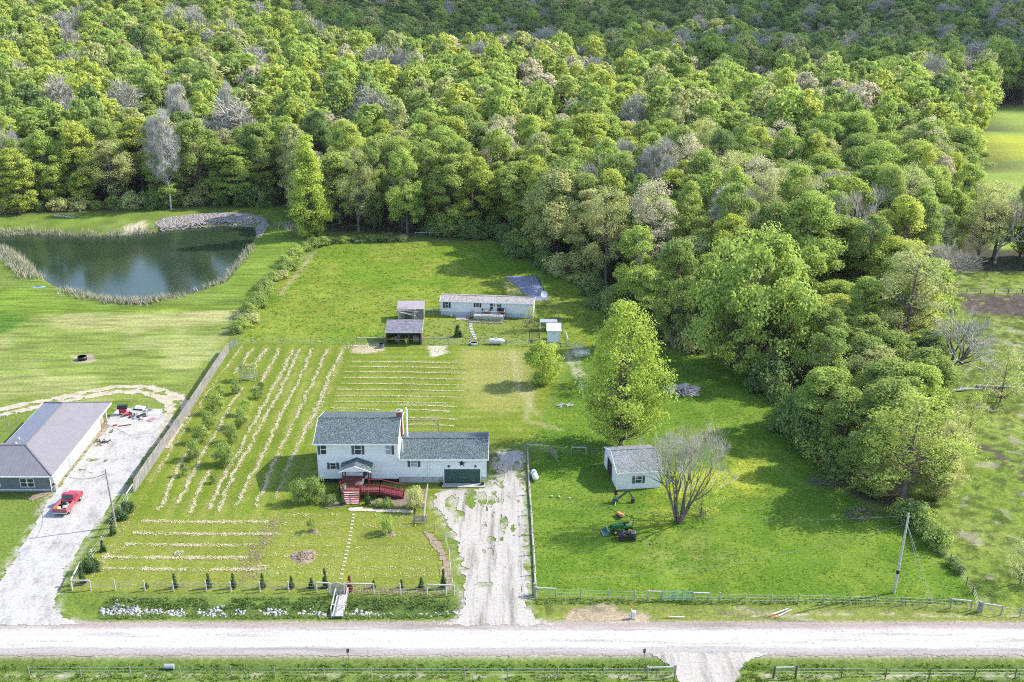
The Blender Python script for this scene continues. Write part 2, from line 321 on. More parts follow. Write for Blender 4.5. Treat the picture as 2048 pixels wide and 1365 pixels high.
cl = sst(-sdf(GX, GY, CLEAR), -2, 2); col = lerp(col, (.21, .28, .055), cl); col = lerp(col, (.31, .34, .04), inside(YELLOW, .8, 5)*.9)
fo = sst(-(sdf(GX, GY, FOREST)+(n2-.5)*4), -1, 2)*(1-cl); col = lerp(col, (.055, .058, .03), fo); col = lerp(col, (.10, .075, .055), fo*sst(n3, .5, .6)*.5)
# verges, dirt, gravelly edges, tracks
dit = np.exp(-((GY-(ROAD_Y1+2.8))/1.7)**2)*(GX < -3)*(GX > -44); col = lerp(col, (.06, .105, .028), dit*(sst(n3, .2, .5))*.9)
sv = (GY < ROAD_Y0-.2)*1.0; col = lerp(col, (.13, .19, .04), sv*sst(n3, .3, .6)*.8); col = lerp(col, (.055, .10, .022), sv*np.exp(-((GY-(ROAD_Y0-1.9))/.5)**2)*.8)
fy = G(0, 1352).y; col = lerp(col, (.33, .29, .22), sv*np.exp(-((GY-fy)/.45)**2)*sst(n3, .42, .6)*.9)
rv = (GY > ROAD_Y1)*(GY < ROAD_Y1+3.6)*(GX > 5)*(GX < 58); col = lerp(col, (.19, .21, .05), rv*.7); col = lerp(col, (.36, .33, .24), rv*np.exp(-((GY-ROAD_Y1-1.9-np.sin(GX*.2)*.3)/.25)**2)*sst(n3, .4, .6)*(GX > 24))
for P, c_, wob in ((DIRT1, (.36, .28, .2), 2.5), (DIRT2, (.42, .34, .23), 1.5), (SAND, (.42, .36, .27), 2), (GP([(145, 712), (185, 708), (190, 724), (150, 726)]), (.34, .27, .2), 1),
                   (GP([(855, 692), (890, 690), (893, 708), (865, 714)]), (.5, .46, .36), 2), (GP([(1008, 560), (1040, 558), (1042, 588), (1014, 590)]), (.42, .38, .12), 1.5), (GP([(1145, 700), (1175, 700), (1178, 712), (1150, 714)]), (.5, .46, .38), 1)):
    col = lerp(col, c_, inside(P, .4, wob)*.9)
wg = sst(-lined(GX, GY, GP([(990, 960), (988, 905), (985, 895)])), -1.8, -.5); col = lerp(col, (.06, .1, .03), wg*.6)
ge = sst(-np.minimum(sdf(GX, GY, DRIVE), sdf(GX, GY, LDRIVE)), -1.3, 0)*sst(n3, .42, .55); col = lerp(col, (.42, .39, .33), ge*.65)
re = sst(-np.maximum(GY-ROAD_Y1, ROAD_Y0-GY), -.7, -.1); col = lerp(col, (.36, .3, .27), re*.8)
for q in ([(232, 702), (228, 690)],): pass
for q, wd, c_, a in ((GP([(1135, 702), (1150, 745), (1185, 800)]), .5, (.42, .38, .28), .6), (GP([(1150, 702), (1163, 745), (1205, 800)]), .4, (.42, .38, .28), .5), (GP([(1060, 780), (1052, 840), (1120, 860)]), .5, (.33, .3, .15), .5),
                     (GP([(1025, 700), (1040, 780), (1075, 830)]), .5, (.33, .3, .15), .5), (GP([(1440, 1222), (1560, 1240), (1640, 1247)]), .3, (.14, .12, .08), .7), (GP([(1480, 1215), (1620, 1238)]), .3, (.3, .26, .2), .7),
                     (GP([(1290, 1212), (1290, 1160)]), .3, (.15, .2, .03), .4), (GP([(600, 520), (630, 505), (560, 590)]), .5, (.3, .26, .16), .6)):
    col = lerp(col, c_, sst(-(lined(GX, GY, q)+(n3-.5)*1.0), -wd*2, 0)*a)
sk = fbm(GX/7, GY, .7, 101, 2); sk2 = fbm(GX+GY*.6, GY/6, .8, 103, 2); bank = sst(-(sdf(GX, GY, GP([(-200, 440), (560, 425), (600, 470), (490, 640), (380, 800), (-200, 860)]))), 0, 3)
col = col*(1+bank[..., None]*((sk if True else 0)-.5)[..., None]*.9); sk3 = fbm(GX*1.0, GY*1.0, 5, 105, 3); col = col*(.82*(1+(sk3-.5)*.35))[..., None]
def grassmat():
    def fn(nt, b):
        at = nd(nt, 'Attribute', attribute_name='tint'); a = noise(nt, 1.7, 6, rough=.75); f = ramp(nt, a, [(.28, (.68, .72, .65)), (.5, (1, 1, 1)), (.72, (1.35, 1.28, 1.25))])
        c = mixc(nt, 1.0, at.outputs['Color'], f, 'MULTIPLY'); bsrc = noise(nt, 3.2, 6, rough=.85)
        c = mixc(nt, 1.0, c, ramp(nt, bsrc, [(.36, (.6, .65, .6)), (.5, (1, 1, 1)), (.64, (1.42, 1.36, 1.32))]), 'MULTIPLY')
        nt.links.new(c, b.inputs['Base Color']); bump(nt, b, bsrc, .55, .25)
    return mat('grass_ground', fn, .95, .05)
ny, nx = GX.shape; idx = np.arange(nx*ny).reshape(ny, nx)
FQ = np.stack([idx[:-1, :-1], idx[:-1, 1:], idx[1:, 1:], idx[1:, :-1]], -1).reshape(-1, 4)
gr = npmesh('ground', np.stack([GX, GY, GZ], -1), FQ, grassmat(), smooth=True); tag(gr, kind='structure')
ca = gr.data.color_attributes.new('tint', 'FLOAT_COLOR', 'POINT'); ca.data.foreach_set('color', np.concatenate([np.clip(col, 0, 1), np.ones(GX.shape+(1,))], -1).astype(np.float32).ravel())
del col, GX, GY, GZ, n1, n2, n3

def sheet(name, P, res, m, wob=.5, ws=.8, lift=.03, holes=None, kind='structure', ragged=0):
    P = np.array(P); x = np.arange(P[:, 0].min()-1, P[:, 0].max()+1, res); y = np.arange(P[:, 1].min()-1, P[:, 1].max()+1, res)
    X, Y = np.meshgrid(x, y); cx, cy = X[:-1, :-1]+res/2, Y[:-1, :-1]+res/2
    keep = sdf(cx, cy, P)+(fbm(cx, cy, ws, 9)-.5)*wob*2 < 0
    if holes is not None: keep &= ~holes(cx, cy)
    id_ = np.arange(X.size).reshape(X.shape); q = np.stack([id_[:-1, :-1], id_[:-1, 1:], id_[1:, 1:], id_[1:, :-1]], -1)[keep]
    used, inv = np.unique(q, return_inverse=True); V = np.stack([X.ravel()[used], Y.ravel()[used], height(X.ravel()[used], Y.ravel()[used])+lift], -1)
    o = npmesh(name, V, inv.reshape(-1, 4), m); return tag(o, kind=kind)
def gravel(name, vs, pale, dark, band=None):
    def fn(nt, b):
        a = noise(nt, .55, 6, vs=vs, rough=.7); c = ramp(nt, a, [(.3, dark), (.5, pale), (.75, tuple(min(.82, x*1.12) for x in pale))])
        s = noise(nt, 3.2, 5, rough=.85); c = mixc(nt, 1.0, c, ramp(nt, s, [(.30, (.35, .33, .31)), (.46, (.95, .95, .95)), (.7, (1.12, 1.12, 1.12))]), 'MULTIPLY')
        if band:
            tc = nd(nt, 'TexCoord'); sp = nd(nt, 'SeparateXYZ'); nt.links.new(tc.outputs['Object'], sp.inputs[0]); mr = nd(nt, 'MapRange'); nt.links.new(sp.outputs[1], mr.inputs[0])
            mr.inputs[1].default_value = band[0]; mr.inputs[2].default_value = band[1]
            nz = nd(nt, 'Math', operation='MULTIPLY_ADD'); nz.inputs[1].default_value = .16; nt.links.new(noise(nt, .25, 3), nz.inputs[0]); nt.links.new(mr.outputs[0], nz.inputs[2])
            c = mixc(nt, 1.0, c, ramp(nt, nz.outputs[0], [(.06, (.66, .59, .54)), (.17, (.74, .73, .72)), (.27, (.80, .79, .78)), (.36, (1.15, 1.15, 1.15)), (.5, (.98, .97, .99)), (.6, (1.15, 1.15, 1.15)), (.82, (1.1, 1.08, 1.08)), (.95, (.78, .71, .69)), (1.0, (.7, .62, .6))]), 'MULTIPLY')
        nt.links.new(c, b.inputs['Base Color']); bump(nt, b, s, .5, .05)
    return mat(name, fn, .95, .1)
M['roadgravel'] = gravel('road_gravel', (.12, 1.4, 1), (.35, .328, .305), (.22, .203, .185), (ROAD_Y0, ROAD_Y1))
M['drivegravel'] = gravel('drive_gravel', (1.6, .13, 1), (.315, .29, .255), (.15, .13, .105))
M['ldrivegravel'] = gravel('pale_drive_gravel', (1, .5, 1), (.33, .312, .295), (.20, .185, .168))
M['dirt'] = gravel('tan_dirt', (1, 1, 1), (.35, .30, .22), (.19, .16, .10))
road = sheet('road', [(-170, ROAD_Y0), (170, ROAD_Y0), (170, ROAD_Y1), (-170, ROAD_Y1)], .2, M['roadgravel'], .3, 1.0, .035)
GHOLE = [GP([(a, b)])[0]+(r, q) for a, b, r, q in ((1010, 1048, .5, 2.0), (965, 1000, .7, 2.2), (940, 1000, .9, 2.6), (1035, 940, .6, 2.5), (1002, 955, .55, 2.2), (985, 935, .6, 2.4), (1026, 1060, .3, 1.8), (920, 1035, .7, 2), (905, 1005, 1.0, 2.2), (965, 1170, 1.2, .5))]
def dh(x, y):
    h = fbm(x, y*.45, .75, 77)
    k = np.zeros(x.shape, bool)
    for a, b, r, q in GHOLE: k |= ((x-a)/r)**2+((y-b)/q)**2+(h-.5)*2.5 < .8
    strip = np.maximum(np.exp(-((x-G(985, 1000).x-(130-y)*-.02)/1.0)**2), np.exp(-((x-G(1003, 1000).x)/.45)**2))
    yy = sst(y, G(0, 1200).y, G(0, 1010).y)
    return k | (h > .80-.27*strip*yy) 
sheet('gravel_driveway', DRIVE, .13, M['drivegravel'], .85, 1.0, .05, dh)
sheet('gravel_driveway', LDRIVE, .2, M['ldrivegravel'], .45, 1.2, .05, lambda x, y: (fbm(x, y, 1.6, 78) > .74) & (y > G(0, 960).y))
sheet('gravel_driveway', SDRIVE, .15, M['drivegravel'], .4, .9, .05)
def ring(pts, wd):
    P = [Vector(p) for p in pts]; a = []; b = []
    for i, p in enumerate(P):
        d = (P[min(i+1, len(P)-1)]-P[max(i-1, 0)]).normalized(); nn = Vector((-d.y, d.x)); a.append(tuple(p+nn*wd)); b.append(tuple(p-nn*wd))
    return a+b[::-1]
sheet('dirt_track', ring(LOOP, 1.9), .2, M['dirt'], .7, 1.2, .04, lambda x, y: (fbm(x, y, 1.1, 79)+.35*np.exp(-(lined(x, y, LOOP)/.5)**2) > .74))
sheet('dirt_track', ring(GP([(60, 1000), (96, 986), (140, 930), (180, 885), (220, 845)]), .6), .2, M['leaflitter'], .3, .8, .06)
# water of the pond
def wfn(nt, b):
    c = ramp(nt, noise(nt, .05, 3), [(.35, (.013, .024, .012)), (.65, (.020, .034, .017))]); nt.links.new(c, b.inputs['Base Color']); bump(nt, b, noise(nt, 1.6, 4, vs=(1, 1.6, 1)), .25, .03)
M['water'] = mat('green_pond_water', wfn, .10, .12)
bx = [(-140, POND[0][1]-40), (-30, POND[0][1]-40), (-30, 262), (-140, 262)]
wp = [(p[0], p[1]) for p in POND]
pc = (sum(p[0] for p in wp)/len(wp), sum(p[1] for p in wp)/len(wp))
o = MB().add([(pc[0]+(p[0]-pc[0])*1.03, pc[1]+(p[1]-pc[1])*1.06, -.8) for p in wp], [tuple(range(len(wp)))]).build('pond_water', 'water'); tag(o, kind='structure')
# ---------------------------------------------------------------- ground cover, cut grass, reeds, rocks (nobody could count these)
rng = np.random.default_rng(7)
def blades(name, xy, hgt, wid, m, lean=.5, per=3, zoff=0, lab=None, cat='grass'):
    n = len(xy); xy = np.repeat(xy, per, 0)+rng.normal(0, .07, (n*per, 2)); z = height(xy[:, 0], xy[:, 1])+zoff; N = len(xy)
    a = rng.uniform(0, 2*np.pi, N); h = hgt*rng.uniform(.6, 1.3, N); w_ = wid*rng.uniform(.6, 1.3, N); l = rng.normal(0, lean, (N, 2))*h[:, None]
    dx, dy = np.cos(a)*w_/2, np.sin(a)*w_/2
    V = np.stack([np.stack([xy[:, 0]-dx, xy[:, 1]-dy, z], -1), np.stack([xy[:, 0]+dx, xy[:, 1]+dy, z], -1), np.stack([xy[:, 0]+l[:, 0], xy[:, 1]+l[:, 1], z+h], -1)], 1)
    o = npmesh(name, V, np.arange(N*3), m, k=3); tag(o, lab, cat, kind='stuff'); return o
def scatter(P, dens, cond=None):
    P = np.array(P); a = P.min(0); b = P.max(0); n = int((b-a).prod()*dens); q = rng.uniform(a, b, (n, 2)); k = sdf(q[:, 0], q[:, 1], P) < 0
    if cond is not None: k &= cond(q[:, 0], q[:, 1])
    return q[k]
nodrive = lambda x, y: (np.minimum(np.minimum(sdf(x, y, DRIVE), sdf(x, y, LDRIVE)), sdf(x, y, SDRIVE)) > .3)
blades('grass', scatter(FIELD_R, 4, lambda x, y: nodrive(x, y) & (fbm(x, y, 2.2, 90) > .4)), .08, .16, L['grass'], 1.6, lab='lush bright green grass of the field right of the driveway')
blades('grass', scatter(FIELD_B, 1.8, lambda x, y: fbm(x, y, 2.2, 91) > .4), .12, .26, L['grass'], 1.6, lab='tall green grass of the field behind the mobile home')
ROCKY = G(0, 1219).y
strip = lambda x0, x1, y0, y1: [(x0, y0), (x1, y0), (x1, y1), (x0, y1)]
blades('weeds', scatter(strip(-43.5, -5, ROAD_Y1+1.0, CY0+2.3), 20, lambda x, y: nodrive(x, y) & (fbm(x, y, 1.5, 93) > .38) & ((y < ROCKY-.35) | (y > ROCKY+.55))), .27, .16, L['weeds'], .9, lab='dark green weeds filling the roadside ditch before the post fence', cat='weeds')
blades('weeds', scatter(strip(4.5, 53, G(0, 1208).y, G(0, 1198).y), 12, nodrive), .24, .16, L['weeds'], .6, lab='weeds along the foot of the field fence by the road', cat='weeds')
blades('weeds', scatter(strip(-56, 56, 76, ROAD_Y0-1.2), 10, lambda x, y: nodrive(x, y) & (fbm(x, y, 1.6, 94) > .42)), .2, .18, L['grass'], 1.0, lab='rough green grass on the near side of the road', cat='grass')
def alongpts(pts, wd, dens, gap=.0, sd=0):
    out = []
    for (a, b) in zip(pts[:-1], pts[1:]):
        d = math.dist(a, b); n = int(d*dens)
        if n < 1: continue
        t = rng.uniform(0, 1, n); out.append(np.stack([a[0]+(b[0]-a[0])*t, a[1]+(b[1]-a[1])*t], -1)+rng.normal(0, wd, (n, 2)))
    q = np.concatenate(out); wob = (fbm(q[:, 0], q[:, 1], 1.6, 50+sd)-.5)*.9; q[:, 0] += wob
    return q[vnoise(q[:, 0], q[:, 1], .8, 60+sd) > gap*rng.uniform(0, 1.7, len(q))]
def flakes(name, q, size, m, lab, cat, lift=.02, aspect=.3, tilt=.22, kind='stuff'):
    N = len(q); z = height(q[:, 0], q[:, 1])+lift+rng.uniform(0, .08, N); c = np.stack([q[:, 0], q[:, 1], z], -1); a = rng.uniform(0, 2*np.pi, N); s = size*rng.uniform(.5, 1.4, N)/2
    t = np.stack([np.cos(a), np.sin(a), rng.normal(0, tilt, N)], -1)*s[:, None]; b = np.stack([-np.sin(a), np.cos(a), rng.normal(0, tilt, N)], -1)*(s*aspect)[:, None]
    o = npmesh(name, np.stack([c-t-b, c+t-b, c+t+b, c-t+b], 1), np.arange(N*4), m); tag(o, lab, cat, kind=kind); return o
Z7 = lambda p: [(300+a/3.412, 650+b/3.412) for a, b in p]
rowsV = [[(625, 155), (520, 290), (400, 450), (330, 570), (230, 720), (150, 850), (60, 990), (0, 1080)], [(705, 165), (640, 250), (575, 340)], [(640, 430), (600, 480), (500, 640), (430, 770), (350, 900), (300, 1000), (190, 1220)],
 [(300, 790), (180, 1010), (130, 1080), (110, 1170), (50, 1270)], [(795, 165), (730, 260)], [(885, 165), (830, 260), (750, 400)], [(975, 175), (900, 330), (800, 510), (720, 650), (650, 780), (580, 900), (520, 1010), (430, 1200), (400, 1260)],
 [(1020, 170), (930, 370), (840, 540), (740, 710), (670, 850), (590, 970), (480, 1230), (455, 1275)], [(1105, 165), (1020, 370), (930, 550), (880, 640), (800, 820), (700, 1010), (600, 1240)],
 [(1205, 170), (1120, 370), (1040, 540), (960, 700), (900, 830), (840, 960), (730, 1240)], [(1320, 160), (1225, 340), (1160, 520), (1120, 620), (1060, 710), (1000, 850), (930, 1000)], [(930, 1000), (860, 1190)], [(400, 1000), (340, 1100), (280, 1290)]]
q = [alongpts(GP(Z7(r)), .14, 150 if i not in (0, 11) else 45, .36, i) for i, r in enumerate(rowsV)]
q += [alongpts(GP(Z7([(1305, 230), (1215, 400), (1130, 620)])), .35, 40, .4, 31), alongpts(GP(Z7([(1170, 520), (1060, 720)])), .4, 60, .3, 33), alongpts(GP(Z7([(800, 160), (735, 250)])), .5, 50, .3, 35), alongpts(GP(Z7([(710, 420), (745, 450)])), .4, 40, .2, 36)]
for i, (x0, y, x1) in enumerate([(704, 724.7, 930), (700, 735, 928), (693, 745, 936), (688, 757, 934), (682, 768.7, 930), (676, 780.4, 925), (672, 792.7, 918), (668, 804.5, 905), (663, 817.6, 760), (815, 821, 900), (815, 837, 915), (815, 850, 905), (800, 812, 912)]):
    q.append(alongpts(GP([(x0, y-.5), ((x0+x1)/2, y), (x1, y+3)]), .11, 110, .42, 70+i))
for i, (x, y0, y1) in enumerate([(951, 705, 762), (1000, 700, 800), (1011, 712, 765), (1024, 712, 768), (1037, 705, 800), (1003, 735, 765)]): q.append(alongpts(GP([(x, y0), (x+2, (y0+y1)/2), (x+1, y1)]), .3, 14, .4, 90+i))
FZ = lambda p: [(100+a/3.74, 1000+b/3.74) for a, b in p]
for i, (x0, y, x1) in enumerate([(700, 165, 1620), (630, 255, 1720), (560, 338, 1530), (380, 432, 1480), (400, 520, 1600)]): q.append(alongpts(GP(FZ([(x0, y-4), ((x0+x1)/2, y+4), (x1, y+3)])), .2, 150, .5, 110+i))
q.append(alongpts(GP(FZ([(640, 60), (560, 200), (430, 400), (340, 560)])), .5, 26, .5, 120)); q.append(alongpts(GP(FZ([(560, 335), (420, 440), (340, 500)])), .4, 30, .5, 121))
for i, y in enumerate((1030, 1048, 1068, 1092, 1112, 1133, 1147)): q.append(alongpts(GP([(560 if y < 1100 else 500, y), (680, y+1)]), .3, 26, .45, 130+i)); q.append(alongpts(GP([(715, y+4), (860+i*5, y+5)]), .3, 20, .5, 140+i))
flakes('cut_grass', np.concatenate(q), .14, M['straw'], 'dry pale rows of cut grass left by the mower on the lawn', 'cut grass')
lf = np.concatenate([alongpts(GP(FZ([(1690, 150), (1600, 330), (1500, 450), (1490, 600)])), .75, 70, .25, 1), alongpts(GP(FZ([(700, 640), (1300, 650), (2200, 660)])), .3, 14, .45, 2), alongpts(GP([(690, 1181), (890, 1186)]), .45, 60, .2, 3)])
flakes('leaf_litter', lf, .2, M['leaflitter'], 'brown dead leaves strewn across the front lawn', 'leaf litter')
flakes('plant_debris', np.concatenate([alongpts(GP([(690, 690), (750, 696)]), .7, 40, .1, 5), alongpts(GP([(860, 698), (890, 704)]), .8, 40, .2, 6)]), .25, M['straw'], 'pale dead plant stalks on bare soil by the back fence', 'plant debris')
def pebbles(name, q, smin, smax, m, lab, cat, flatn=.6):
    N = len(q); base = np.array([(-1, -1, -.6), (1, -1, -.6), (1, 1, -.6), (-1, 1, -.6), (-.7, -.7, .6), (.7, -.8, .5), (.75, .7, .65), (-.8, .6, .55)])*.5
    s = rng.uniform(smin, smax, N)[:, None, None]; a = rng.uniform(0, 6.28, N); ca, sa = np.cos(a)[:, None], np.sin(a)[:, None]; b = base[None]*s*rng.uniform(.6, 1.2, (N, 1, 3)); b = b+rng.normal(0, .07, b.shape)*s
    x = b[..., 0]*ca-b[..., 1]*sa; y = b[..., 0]*sa+b[..., 1]*ca; z = b[..., 2]*flatn
    z0 = height(q[:, 0], q[:, 1])+smin*.15; V = np.stack([x+q[:, :1], y+q[:, 1:], z+z0[:, None]], -1)
    fq = np.array([(0, 3, 2, 1), (4, 5, 6, 7), (0, 1, 5, 4), (1, 2, 6, 5), (2, 3, 7, 6), (3, 0, 4, 7)]); o = npmesh(name, V, (fq[None]+np.arange(N)[:, None, None]*8).reshape(-1, 4), m); return tag(o, lab, cat, kind='stuff')
dl_ = [alongpts(GP([(x0, 1218+y_), (x1, 1221+y_)]), .32, d, 0, i) for i, (x0, x1, y_, d) in enumerate([(205, 280, -2, 22), (225, 270, -6, 24), (285, 375, 0, 14), (392, 450, 1, 14), (424, 438, -7, 16), (460, 490, 1, 10), (525, 575, -1, 16), (590, 660, 2, 10), (690, 780, 2, 15), (840, 930, 4, 7)])]
q = np.concatenate(dl_); pebbles('ditch_rock', q[nodrive(q[:, 0], q[:, 1])], .16, .42, M['rock'], 'white limestone rocks lining the roadside ditch', 'rocks')
RIP = GP([(308, 446), (330, 436), (380, 430), (440, 425), (500, 428), (532, 438), (538, 452), (520, 474), (508, 470), (500, 452), (450, 448), (400, 452), (360, 459), (320, 457)])
pebbles('bank_rock', scatter(RIP, 10), .22, .55, M['riprap'], 'lilac grey rock on the far bank of the pond', 'rocks')
RE = [([(-40, 468), (60, 462), (130, 466), (200, 468), (250, 466), (310, 459)], 1.0, 20, 1.5), ([(-10, 500), (20, 512), (45, 535), (66, 556)], 1.3, 34, 1.9), ([(130, 583), (200, 598), (260, 603), (320, 600), (360, 590)], 1.0, 20, 1.3),
      ([(395, 580), (440, 565), (460, 545), (480, 520), (505, 492)], .7, 11, 1.2), ([(215, 604), (300, 608)], .8, 20, .9), ([(560, 452), (600, 462)], 1.2, 14, 1.2)]
blades('reeds', np.concatenate([alongpts(GP(p), w_, d, .2, i) for i, (p, w_, d, h_) in enumerate(RE)]), 1.3, .14, M['reed'], .3, 3, lab='dry tan and grey green reeds round the edge of the pond', cat='reeds')

# ---------------------------------------------------------------- trees
def unit(v): return v/np.maximum(np.linalg.norm(v, axis=-1, keepdims=True), 1e-6)
def env(form, t):
    if form == 'round': return np.sqrt(np.clip(1-(1.75*t-.75)**2, 0, 1))**.9 if np.ndim(t) else max(0, 1-(1.75*t-.75)**2)**.45
    if form == 'oval': return np.clip(np.sin(np.pi*np.clip(t*.9+.08, 0, 1)), 0, 1)**.6
    if form == 'column': return np.clip(np.minimum(1, t*5)*np.clip(1.03-t**2.2, 0, 1)**.7, 0, 1)
    if form == 'tear': return np.clip(1.02-t**2.1, 0, 1)**.8*np.clip(t*2+.5, 0, 1)
    if form == 'cone': return np.clip(1.02-t, 0, 1)
    if form == 'spread': return np.clip(1-(t-.35)**2*1.7, 0, 1)**.5*np.clip((1-t)*4, 0, 1)**.5
    return np.clip(1-(2*t-1)**2, 0, 1)**.5
def leaves(cen, rc, per, ls, r, sliver=False, droop=0):
    n = len(cen); c = np.repeat(cen, per, 0); mid_ = cen.mean(0); outw = unit(c-mid_); R_ = np.repeat(rc, per)[:, None]; d = unit(r.normal(0, 1, (n*per, 3))+np.array([0, 0, .25]))
    p = c+d*R_*np.array([1, 1, .72])*r.uniform(.15, 1.65, (n*per, 1))**.65
    if sliver:
        t = unit(d+r.normal(0, .35, d.shape)+np.array([0, 0, .35])); b = unit(np.cross(t, r.normal(0, 1, d.shape))); s = ls*r.uniform(.6, 1.3, (n*per, 1)); return np.stack([p-t*s-b*.016*s/ls*sliver, p-t*s+b*.016*sliver, p+t*s+b*.008*sliver, p+t*s-b*.008*sliver], 1)
    nr = unit(d*.75+outw*.45+r.normal(0, .42, d.shape)+np.array([0, 0, .2])); t = unit(np.cross(nr, r.normal(0, 1, d.shape))); b = np.cross(nr, t); s = ls*r.uniform(.55, 1.25, (n*per, 1))/2
    return np.stack([p-t*s, p-b*s*.75, p+t*s, p+b*s*.75], 1)
def tree_mesh(seed, H, Rd, base, form, nc, per, ls, cs=.3, bare=0, limbs=True, tr=None, sliver=False, lobes=0):
    r = np.random.default_rng(seed); t = r.uniform(0, 1, nc*3)**.85; e = env(form, t); k = r.uniform(0, 1, nc*3) < e*.9+.1; t = t[k][:nc]; e = e[k][:nc]; n = len(t)
    a = r.uniform(0, 2*np.pi, n); rr = Rd*e*np.sqrt(r.uniform(.25, 1.0, n)); lob = 1+.22*np.sin(a*3+seed)+.12*np.sin(a*5+seed*2+t*6); rr = rr*lob*.86
    c = np.stack([rr*np.cos(a), rr*np.sin(a), H*(base+(1-base)*t)*.96], -1)
    if lobes:                                            # gather the clumps on a few big lobes, so the outline is uneven and gaps open between them
        li = r.permutation(n)[:lobes]; lc = c[li]*np.array([.80, .80, .93]); D = np.linalg.norm((c[:, None]-lc[None])*np.array([1, 1, .8]), axis=-1); k = D.argmin(1); v = unit(c-lc[k]); lr = Rd*r.uniform(.34, .52, lobes)[k][:, None]
        c = c*.48+(lc[k]+v*lr*r.uniform(.55, 1.05, (n, 1))*np.array([1, 1, .95]))*.52; c[:, 2] = np.maximum(c[:, 2], H*base*.7+.3)
    rc = Rd*cs*r.uniform(.65, 1.3, n)*(1 if form not in ('cone', 'column') else .9)
    lv = leaves(c, rc, per, ls, r, sliver)
    mb = MB(); tr = tr or H*.017; lean = r.normal(0, .02*H, 2); top = H*(.82 if form != 'round' else .7); P = lambda s: np.array([lean[0]*s*s, lean[1]*s*s, top*s])
    mb.tube([P(s) for s in (0, .03, .3, .6, 1)], [tr*1.35, tr, tr*.75, tr*.45, tr*.12], 7)
    if limbs:
        for i in r.permutation(n)[:max(6, n*limbs//1 if limbs > 1 else n)]:
            cc = c[i]; hd = math.hypot(cc[0], cc[1]); s = np.clip((cc[2]-hd*.9)/top, base*.6, .95); p0 = P(s); mid = p0*.5+cc*.5+np.array([0, 0, -hd*.12]); w0 = tr*.30*(1-s*.6)
            mb.tube([p0, mid, cc], [w0, w0*.6, w0*.2], 3, False)
    return lv, mb
def bare_mesh(seed, H, spread, depth=6, trunks=1, tr=.3, nb=3, low=.2):
    r = np.random.default_rng(seed); thick = MB(); tw = []
    def br(p, d, l, rad, k):
        n = 3 if k > 2 else 2; pts = [p]; q = p
        for i in range(n):
            d = unit(d+r.normal(0, .10, 3)+np.array([0, 0, .05])); q = q+d*l/n; pts.append(q)
        if k >= depth-2: thick.tube(pts, list(np.linspace(rad, rad*.68, n+1)), 6 if k >= depth-1 else 4, False)
        else:
            for a, b in zip(pts[:-1], pts[1:]): tw.append((a, b, rad, rad*.8))
        if k == 0: return
        m = nb+(1 if r.uniform() < .6 else 0)
        for i in range(m):
            u = unit(np.cross(d, r.normal(0, 1, 3))); ang = r.uniform(.35, .75)*spread*(1 if i else .3); nd_ = unit(d*math.cos(ang)+u*math.sin(ang)+np.array([0, 0, .10]))
            br(pts[-1] if i < 2 else pts[-1]*.5+pts[-2]*.5, nd_, l*r.uniform(.62, .86), rad*r.uniform(.5, .66), k-1)
    for j in range(trunks):
        a = j*2*math.pi/trunks+r.uniform(0, .6); q_ = .16 if j % 2 else .48; d = unit(np.array([math.cos(a)*q_, math.sin(a)*q_, 1])) if trunks > 1 else np.array([.03, 0, 1.])
        br(np.array([math.cos(a)*.2, math.sin(a)*.2, -.1])*(trunks > 1), d, H*low, tr, depth)
    A = np.array([t[0] for t in tw]); B = np.array([t[1] for t in tw]); ra = np.maximum(np.array([t[2] for t in tw]), .012)[:, None]; d = unit(B-A); u = unit(np.cross(d, np.array([.3, .2, 1.]))); v = np.cross(d, u); V = []
    for P_, s in ((A, 1.), (B, .8)):
        for k in range(3): V.append(P_+(u*math.cos(k*2.094)+v*math.sin(k*2.094))*ra*s)
    V = np.stack(V, 1); f = np.array([(0, 1, 4, 3), (1, 2, 5, 4), (2, 0, 3, 5)]); sc = H/max(1, V[..., 2].max())
    thick.v = [tuple(np.array(q)*sc) for q in thick.v]
    return V.reshape(-1, 3)*sc, (f[None]+np.arange(len(A))[:, None, None]*6).reshape(-1, 4), thick
PROTO = {}
def proto(key, fn):
    if key not in PROTO:
        kind, *a = fn
        if kind == 'leaf': lv, mb = tree_mesh(*a[0], **a[1]); cr = npmesh('crown', lv, np.arange(len(lv)*4), L['mid'])
        else: V, Fq, mb = bare_mesh(*a[0], **a[1]); cr = npmesh('crown', V, Fq, M['twig'])
        tk = mb.build('trunk', 'bark', smooth=True)
        for o in (cr, tk): C.objects.unlink(o)
        PROTO[key] = (cr.data, tk.data); bpy.data.objects.remove(cr); bpy.data.objects.remove(tk)
    return PROTO[key]
def plant(name, key, px_or_xy, m, label, cat, hs=1.0, ws=1.0, group=None, bark='bark', rz=None, world=False, sink=0):
    if world: x, y = px_or_xy
    else: g = G(*px_or_xy); x, y = g.x, g.y
    cd, td = PROTO[key]; t = empty(name, (x, y, hz(x, y)-.05-sink), label, cat, random.uniform(0, 6.28) if rz is None else rz, group); t.scale = (ws, ws, hs)
    for nm, d, mm in (('trunk', td, M[bark]), ('crown', cd, m)):
        o = bpy.data.objects.new(nm, d); C.objects.link(o); o.parent = t; o.material_slots[0].link = 'OBJECT'; o.material_slots[0].material = mm
    return t
random.seed(5)
